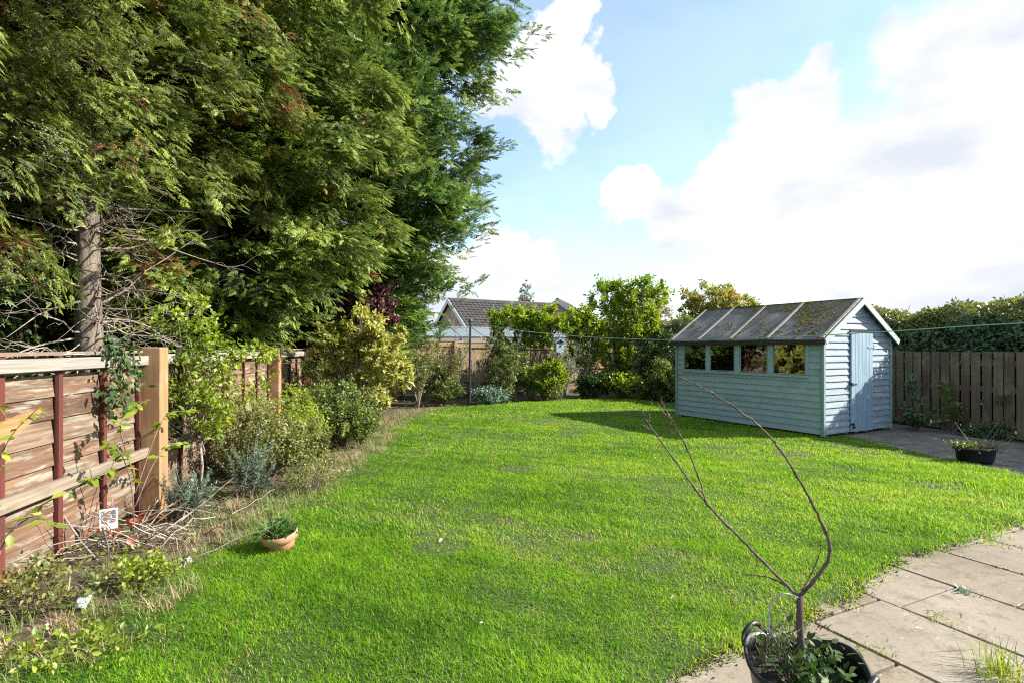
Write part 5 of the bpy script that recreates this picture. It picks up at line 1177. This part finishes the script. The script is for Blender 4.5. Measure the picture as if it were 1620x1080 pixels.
# ------------------------------------------------------------------ pots
M['terra'] = plain('terracotta', (.50, .24, .13), .8, var=.25, scale=9, c2=(.38, .20, .13))
M['blackp'] = plain('black_plastic', (.012, .012, .014), .38, scale=4, var=.3)
M['compost'] = plain('compost', (.05, .035, .025), .95, scale=60, bmp=1)
def terracotta():
    b = gp(448, 872); root = empty('terracotta_pot', b); root.rotation_euler = (rad(5), rad(-9), .3); root.location.z = -.012; tag(root, 'terracotta pot of green leaves standing at the edge of the lawn', 'plant pot')
    q = MB(); q.lathe([(0, 0), (.075, 0), (.098, .10), (.104, .108), (.122, .112), (.128, .158), (.124, .163), (.112, .160), (.106, .11), (.07, .02), (0, .02)], 36); q.build('pot', M['terra'], root, 0, True)
    q = MB(); q.lathe([(0, .13), (.105, .125)], 20); q.build('compost', M['compost'], root)
    R_ = np.random.default_rng(3); n = 420; P = np.stack([R_.normal(0, .055, n), R_.normal(0, .055, n), R_.uniform(.14, .235, n)], 1)
    nr = R_.normal(0, .5, (n, 3)); nr[:, 2] += 1
    scatter('foliage', LEAF_V, LEAF_F, P, rot_from(P * np.array([1, 1, .2]) * 12 + rnd_dir(n) * .6, nr), R_.uniform(.022, .045, n), R_.uniform(size=n), leafmat('parsley', [(.03, .10, .015), (.06, .16, .02), (.10, .22, .03)], .3), root)
    k = 16; a_ = R_.uniform(0, 2 * PI, k); np_tubes('stem', bez(np.stack([np.cos(a_) * .04, np.sin(a_) * .04, np.full(k, .12)], 1), np.stack([np.cos(a_), np.sin(a_), np.zeros(k)], 1), R_.uniform(.04, .12, k), np.stack([R_.uniform(.8, 2.4, k), R_.normal(0, .3, k)], 1), 4), np.full(k, .0018), np.full(k, .0008), M['greytwig'], root, 3)
terracotta()
def planter():
    b = gp(1543, 733); root = empty('oval_planter', b, rad(-8)); tag(root, 'oval black plastic planter of half dead plants on the slabs by the slatted fence', 'planter')
    q = MB(); q.lathe([(0, 0), (.8, 0), (.92, .05), (.99, .17), (1.05, .175), (1.06, .20), (1.0, .20), (.95, .15), (0, .15)], 40, (0, 0, 0), .225, .17)
    q.v = [(x, y, z + .018) for x, y, z in q.v]; q.build('tub', M['blackp'], root, 0, True)
    q = MB(); q.lathe([(0, .185), (.93, .175)], 24, (0, 0, 0), .225, .17); q.build('compost', M['compost'], root)
    R_ = np.random.default_rng(5); n = 330; P = np.stack([R_.normal(-.11, .10, n), R_.normal(0, .07, n), R_.uniform(.19, .28, n)], 1); nr = R_.normal(0, .5, (n, 3)); nr[:, 2] += 1
    scatter('foliage', LEAF_V, LEAF_F, P, rot_from(rnd_dir(n), nr), R_.uniform(.025, .05, n), R_.uniform(size=n), M['mid'], root)
    n = 900; P = np.stack([R_.normal(.10, .10, n), R_.normal(0, .07, n), R_.uniform(.18, .27, n)], 1); scatter('dead_foliage', NARROW_V, LEAF4_F, P, rot_from(rnd_dir(n), rnd_dir(n)), R_.uniform(.02, .06, n), R_.uniform(size=n), leafmat('withered', [(.10, .085, .05), (.20, .17, .10), (.13, .15, .08)], .2), root)
    k = 12; a_ = R_.uniform(0, 2 * PI, k); np_tubes('dead_stem', bez(np.stack([R_.uniform(-.05, .18, k), R_.normal(0, .05, k), np.full(k, .17)], 1), np.stack([np.cos(a_), np.sin(a_), np.zeros(k)], 1), R_.uniform(.1, .26, k), np.stack([R_.uniform(.6, 1.8, k), R_.normal(0, .2, k)], 1), 4), np.full(k, .005), np.full(k, .002), M['greytwig'], root, 4)
planter()

TUB = Vector((1.10, 2.06, 0))
def tub():
    root = empty('flexible_tub', TUB, rad(123)); tag(root, 'black flexible tub with loop handle full of soil and ivy at the bottom edge', 'tub')
    R0, hh = .205, .32; V = []; Fc = []; n = 48
    prof = [(0, 0), (.70, 0), (.76, .02), (.88, .18), (.97, hh - .02), (1.03, hh - .01), (1.04, hh + .006), (.99, hh + .008), (.955, hh - .02), (.87, .18), (.84, .14), (0, .14)]
    for (r, z) in prof:
        for k in range(n):
            t = 2 * PI * k / n; sq = 1 + .05 * math.cos(2 * t) * (z / hh); wob = .018 * math.sin(3 * t + 1) * (z / hh)
            V.append((R0 * r * sq * math.cos(t), R0 * r / sq * math.sin(t), z + wob))
    for i in range(len(prof) - 1):
        for k in range(n): Fc.append((i * n + k, i * n + (k + 1) % n, (i + 1) * n + (k + 1) % n, (i + 1) * n + k))
    q = MB(); q.add(V, Fc, .5); q.build('tub_body', M['blackp'], root, 0, True)
    for s in (-1, 1):
        q = MB(); pts = [(s * (R0 * 1.0), -.07, hh - .01), (s * (R0 * 1.0 + .01), -.055, hh + .03), (s * (R0 + .012), 0, hh + (.055 if s > 0 else .02)), (s * (R0 * 1.0 + .01), .055, hh + .03), (s * (R0 * 1.0), .07, hh - .01)]
        q.tube(catmull(pts, 6), .012, 10); q.build('handle', M['blackp'], root, 0, True)
    q = MB(); q.lathe([(0, .25), (.10, .245), (.19, .235)], 28); q.build('soil', M['compost'], root, 0, True)
    R_ = np.random.default_rng(8); n = 420; P = np.stack([R_.normal(.0, .11, n), R_.normal(0, .11, n), R_.uniform(.26, .40, n)], 1); P = P[np.hypot(P[:, 0], P[:, 1]) < .19]; n = len(P); nr = R_.normal(0, .5, (n, 3)); nr[:, 2] += 1
    scatter('foliage', LEAF_V, LEAF_F, P, rot_from(rnd_dir(n), nr), R_.uniform(.02, .05, n), R_.uniform(size=n), M['dark'], root)
    n = 260; P = np.stack([R_.normal(.06, .05, n), R_.normal(.05, .05, n), R_.uniform(.26, .44, n)], 1); dd = R_.normal(0, .5, (n, 3)); dd[:, 2] += 1
    scatter('foliage', NARROW_V, LEAF4_F, P, rot_from(dd, rnd_dir(n)), R_.uniform(.02, .04, n), R_.uniform(size=n), leafmat('heather', [(.09, .11, .06), (.15, .16, .08), (.22, .20, .12)], .2), root)
    k = 22; a_ = R_.uniform(0, 2 * PI, k); np_tubes('twig', bez(np.stack([R_.normal(.06, .03, k), R_.normal(.05, .03, k), np.full(k, .25)], 1), np.stack([np.cos(a_), np.sin(a_), np.zeros(k)], 1), R_.uniform(.05, .10, k), np.stack([R_.uniform(1.2, 2.8, k), R_.normal(0, .3, k)], 1), 4), np.full(k, .0022), np.full(k, .0008), M['twig'], root, 3)
tub()
def sapling():
    base = Vector((TUB.x, TUB.y, .24)); D = 2.06
    root = empty('bare_sapling', base); tag(root, 'leafless young tree with two long arching stems planted in the black tub', 'tree')
    m = bark_mat('sapling_bark', (.045, .03, .026), (.15, .11, .09), (.26, .23, .20)); m2 = M['greytwig']
    def w(px, py, dd=0): return wp(px, py, D + dd) - base
    q = MB(); q.tube([(0, 0, 0)] + [w(1268, 1030), w(1265, 985), w(1266, 940)], [.0125, .0125, .012, .0125], 12); q.build('trunk', m, root, 0, True)
    def br(pts, r0, r1, nm='branch', knots=True):
        sm = catmull(pts, 7); n = len(sm); R_ = np.random.default_rng(len(pts) * 31 + int(r0 * 1e5))
        rr = [(r0 + (r1 - r0) * i / n) * (1 + (.35 if knots and i % 6 == 0 else 0)) for i in range(n)]
        sm = [s + Vector(R_.normal(0, .0012, 3)) for s in sm]
        q = MB(); q.tube(sm, rr, 9)
        # buds
        for i in range(3, n - 1, 4):
            d = Vector(R_.normal(size=3)).normalized() * .008; q.tube([sm[i], sm[i] + d + (sm[i + 1] - sm[i]).normalized() * .008], [.0028, .001], 5)
        q.build(nm, m, root, 0, True)
    br([w(1266, 943), w(1245, 926, .02), w(1190, 870, .05), (w(1120, 798, .08)), w(1078, 742, .10), w(1040, 690, .12), w(1022, 662, .13), w(1014, 646, .13)], .0062, .0017)
    br([w(1120, 800, .08), w(1102, 745, .05), w(1080, 695, .04), w(1060, 660, .03), w(1050, 640, .03)], .0036, .0014)
    br([w(1266, 941), w(1290, 915, -.02), w(1310, 885, -.03), w(1311, 855, -.03), w(1290, 805, -.02), w(1262, 755, 0), w(1232, 708, .01), w(1195, 668, .02), w(1150, 636, .03), w(1110, 612, .04), w(1074, 596, .05)], .0068, .0019)
    br([w(1243, 925, .02), w(1215, 912, .05), w(1175, 907, .08), w(1150, 895, .1)], .0036, .0012)
    br([w(1268, 935), w(1285, 905, .03), w(1295, 880, .04), w(1300, 858, .04)], .0035, .0012)
    br([w(1302, 832, -.02), w(1306, 845, -.03), w(1313, 835, -.04)], .002, .001, 'branch', False)
    br([w(1026, 668, .13), w(1028, 650, .13), w(1032, 632, .13)], .002, .001); br([w(1030, 680, .12), w(1018, 672, .12), w(1012, 671, .12)], .002, .001)
    br([w(1062, 662, .03), w(1048, 650, .02), w(1040, 637, .02)], .002, .001)
    # a few shrivelled dark leaves near the tips
    R_ = np.random.default_rng(2); P = np.array([w(1060, 664, .03), w(1056, 655, .03), w(1052, 648, .03), w(1063, 672, .03), w(1077, 602, .05), w(1050, 640, .03), w(1110, 620, .04)]); n = len(P)
    scatter('dead_leaves', LEAF_V, LEAF_F, P, rot_from(rnd_dir(n), rnd_dir(n)), R_.uniform(.018, .034, n), R_.uniform(size=n), leafmat('withered_red', [(.10, .03, .025), (.18, .07, .05)], .1), root)
    q = MB(); q.tube(catmull([w(1218, 1005), w(1216, 975), w(1224, 948, -.02), w(1242, 938, -.04), w(1262, 944, -.015)], 6), .0028, 6); q.build('tie', plain('grey_tie', (.42, .44, .46), .5, bmp=0), root, 0, True)
sapling()

# tuft of long grass growing between slabs, bottom right
def tuft(px, py, n, h, label, seed, mat, spread=.06, w=.004):
    b = gp(px, py); root = empty('grass_tuft', b); tag(root, label, 'grass tuft', 'weeds in the patio joints'); R_ = np.random.default_rng(seed)
    P = np.stack([R_.normal(0, spread, n), R_.normal(0, spread, n), np.full(n, .005)], 1); az = R_.uniform(0, 2 * PI, n); hh = h * R_.uniform(.5, 1.2, n); ln = R_.uniform(.2, 1.2, n)
    d = np.stack([np.cos(az), np.sin(az)], 1); s = np.stack([-np.sin(az), np.cos(az), az * 0], 1) * w
    off = lambda t: np.concatenate([d * (ln * hh * t ** 1.7)[:, None], (hh * (t - .3 * t * t * np.minimum(ln, 1.2)))[:, None]], 1)
    V = np.stack([P - s * .5, P + s * .5, P + off(.35) + s * .5, P + off(.35) - s * .5, P + off(.7) + s * .35, P + off(.7) - s * .35, P + off(1.)], 1); b_ = (np.arange(n) * 7)[:, None]
    T = np.concatenate([b_ + np.array([[i]]).reshape(1, 1) * 0 + np.array([t_]) for i, t_ in enumerate([(0, 1, 2), (0, 2, 3), (3, 2, 4), (3, 4, 5), (5, 4, 6)])], 0)
    np_mesh('blades', V.reshape(-1, 3), T, None, mat, root, {'v': np.repeat(R_.uniform(size=n), 7)})
tuft(1590, 1075, 150, .16, 'long loose grass tuft growing between slabs in the near right corner', 1, M['yg'], .07)
tuft(1572, 865, 60, .05, 'flat green weed in the slab joint close to the lawn at the right edge', 2, M['yg'], .07, .006)
tuft(1490, 985, 70, .035, 'creeping moss weed in the slab joint beside the tub', 3, M['yg'], .06, .006)
tuft(1380, 1030, 60, .035, 'trailing green weed along the slab joint just right of the tub', 4, M['yg'], .05, .006)
tuft(1530, 942, 34, .06, 'small grey green rosette weed in the middle of the patio', 5, M['blue'], .03, .010)
tuft(1432, 718, 40, .08, 'tiny tuft on the dark slabs in front of the shed', 6, M['mid'], .04, .008)

# crumbs of soil, moss and dead bits lying in the joints and along the ragged lawn edge of the patio
def patio_debris():
    n = 9000; th = math.atan2(-.90, .43); c, s_ = math.cos(th), math.sin(th)
    a_ = rng.integers(-6, 9, n) * .6 + rng.normal(0, .010, n); b_ = rng.uniform(-5, 5, n); A = np.stack([2.11 + c * b_ - s_ * a_, 3.35 + s_ * b_ + c * a_], 1)
    A = A[vnoise(A, 4, 80) > -.1]
    E = np.array([[q.x, q.y] for q in [gp(x, y) for x, y in [(1620, 822), (1560, 838), (1500, 860), (1440, 878), (1400, 893), (1345, 928), (1330, 948), (1285, 968), (1230, 992), (1170, 1012), (1110, 1045), (1055, 1080)]]])
    m = 9000; i = rng.integers(0, len(E) - 1, m); t = rng.uniform(0, 1, (m, 1)); B = E[i] * (1 - t) + E[i + 1] * t + rng.normal(0, .045, (m, 2)); B = B[vnoise(B, 5, 81) > -.5]
    P = np.concatenate([A, B]); P = P[~pip(P, LAWN) & (P[:, 1] > 1.5) & (P[:, 1] < 5) & (P[:, 0] < 5.5) & (np.hypot(P[:, 0] - TUB.x, P[:, 1] - TUB.y) > .2)]; n = len(P)
    P3 = np.concatenate([P, rng.uniform(.017, .026, (n, 1))], 1)
    ov = [(0, 0, .6), (1, 0, 0), (0, 1, 0), (-1, 0, 0), (0, -1, 0), (0, 0, -.5)]; of = [(0, 1, 2), (0, 2, 3), (0, 3, 4), (0, 4, 1), (5, 2, 1), (5, 3, 2), (5, 4, 3), (5, 1, 4)]
    o = scatter('patio_debris', ov, of, P3, rot_from(rnd_dir(n), rnd_dir(n)), rng.uniform(.0022, .0075, n), rng.uniform(size=n), leafmat('debris', [(.05, .035, .02), (.10, .075, .045), (.09, .12, .03), (.20, .15, .09)], .05, .9, .1), None)
    tag(o, 'crumbs of soil and moss in the patio joints and along the lawn edge', 'debris', kind='stuff')
    k = rng.choice(n, min(n, 1500), replace=False); k = k[vnoise(P[k], 6, 83) > .15]; m = len(k)
    P4 = P3[k] + np.stack([rng.normal(0, .012, m), rng.normal(0, .012, m), rng.uniform(0, .015, m)], 1); dd = rnd_dir(m); dd[:, 2] = np.abs(dd[:, 2]) * .6; nr = rnd_dir(m); nr[:, 2] += 1
    o = scatter('joint_weeds', NARROW_V, LEAF4_F, P4, rot_from(dd, nr), rng.uniform(.015, .045, m), rng.uniform(size=m), M['yg'], None); tag(o, 'tiny green weeds sprouting in the patio joints', 'weeds', kind='stuff')
patio_debris()
# ------------------------------------------------------------------ litter
def label_card():
    c = wp(172, 820, 4.05); root = empty('plant_label', c, rad(35)); tag(root, 'small white plant label card with a coloured picture hanging on a twig', 'label')
    q = MB(); q.box(-.055, .055, -.001, .001, -.075, .075); q.build('card', plain('card', (.75, .78, .80), .35, bmp=0), root)
    m, nt, p, _ = mat_base('card_picture'); v = nt.nodes.new('ShaderNodeTexVoronoi'); v.inputs['Scale'].default_value = 110; nt.links.new(ocoord(nt), v.inputs['Vector'])
    hs = nt.nodes.new('ShaderNodeSeparateColor'); nt.links.new(v.outputs['Color'], hs.inputs[0])
    nt.links.new(ramp(nt, hs.outputs[0], [(0, (.05, .12, .25)), (.25, (.35, .05, .04)), (.5, (.10, .22, .06)), (.75, (.5, .5, .5)), (1, (.55, .35, .1))], 'CONSTANT'), p.inputs['Base Color'])
    q = MB(); q.box(-.043, .043, -.0025, -.0012, -.03, .062); q.build('picture', m, root)
    q = MB(); q.tube([(0, 0, .075), (.0, .01, .10), (.02, .03, .14)], .0015, 5); q.tube([(.02, .03, .14), (.03, .06, -.1), (.0, .1, -c.z)], .004, 5); q.build('hanger', M['greytwig'], root)
label_card()
def scrap(px, py, label, s, seed):
    b = gp(px, py); R_ = np.random.default_rng(seed); q = MB(); n = 5; V = []; 
    for j in range(n):
        for i in range(n): V.append((s * (i / (n - 1) - .5) + R_.normal(0, .006), s * 1.3 * (j / (n - 1) - .5) + R_.normal(0, .006), .02 + s * .5 * (j / (n - 1)) + R_.normal(0, .008)))
    V += [(x, y, z - .0015) for x, y, z in V]; o = n * n
    Fc = [(j * n + i, j * n + i + 1, (j + 1) * n + i + 1, (j + 1) * n + i) for j in range(n - 1) for i in range(n - 1)]; Fc += [tuple(k + o for k in f)[::-1] for f in Fc]
    q.add(V, Fc); ob = q.build('paper_scrap', plain('scrap', (.62, .66, .70), .4, bmp=0), None, 0, True); ob.location = b; ob.rotation_euler = (0, 0, R_.uniform(-1, 1)); tag(ob, label, 'litter', 'litter in the left bed')
scrap(130, 962, 'crumpled white plastic scrap on the soil near the left corner', .07, 1)
scrap(300, 893, 'tiny pale petal like scrap at the lawn edge near the terracotta pot', .04, 2)
scrap(72, 1000, 'small white scrap on the dry grass nearest the bottom left corner', .035, 3)
p = gp(222, 930); shrub('weed_plant', 'low leafy green weed growing below the red dead leaves at the bed edge', 'plant', p, [(0, 0, .08, .2, .2, .09)], 620, .034, M['yg'], 10, None, 'leaf', None, .003, .8, 24, .2, .6, 71)
p = gp(120, 1040); shrub('weed_plant', 'spreading dandelion like weed in the nearest left corner of the lawn', 'plant', p, [(0, 0, .04, .3, .25, .05)], 460, .035, M['yg'], 6, None, 'leaf', None, .003, .4, 26, .2, .5, 72)
p = gp(60, 968); shrub('weed_plant', 'scraggly mixed weeds against the foot of the fence at the left edge', 'plant', p, [(0, 0, .12, .35, .3, .13)], 900, .035, M['olive'], 20, None, 'leaf', None, .003, .8, 40, .2, .5, 73)
p = gp(500, 775); shrub('weed_plant', 'clump of tall dry stalks and small leaves between bushes and lawn', 'plant', p, [(0, 0, .2, .35, .4, .2)], 1400, .03, M['olive'], 44, None, 'leaf', M['greytwig'], .003, .8, 60, .2, .5, 74)
# yellow tag on the slatted fence climber
q = MB(); q.box(-.015, .015, -.001, .001, -.02, .02); q.tube([(0, 0, .02), (0, .02, .04)], .002, 5); o = q.build('plant_tag', plain('yellow_tag', (.7, .6, .1), .4, bmp=0)); o.location = wp(1473, 665, 9.3); tag(o, 'tiny yellow plant tag on the climber by the slatted fence', 'tag')
# leaves fallen on the lawn
def fallen():
    R_ = np.random.default_rng(21); spots = [(1035, 725), (820, 742), (1067, 940), (700, 850), (1290, 880), (905, 690), (560, 880), (760, 985), (1180, 760)]
    first = None
    for i, (x, y) in enumerate(spots):
        me = bpy.data.meshes.new('fallen_leaf') if i == 0 else None
        if i == 0:
            me.from_pydata([(a_[0], a_[1], a_[2]) for a_ in LEAF_V], [], LEAF_F); me.materials.append(leafmat('fallen', [(.45, .42, .30), (.5, .45, .3)], .2)); first = bpy.data.objects.new('fallen_leaf', me); o = first
        else: o = first.copy()
        S.collection.objects.link(o); b = gp(x, y, .06); o.location = b; s = R_.uniform(.02, .045); o.scale = (s, s, s); o.rotation_euler = (R_.normal(0, .3), R_.normal(0, .3), R_.uniform(0, 6))
        tag(o, 'small pale fallen leaf lying on the lawn grass', 'leaf', 'fallen leaves on the lawn')
fallen()
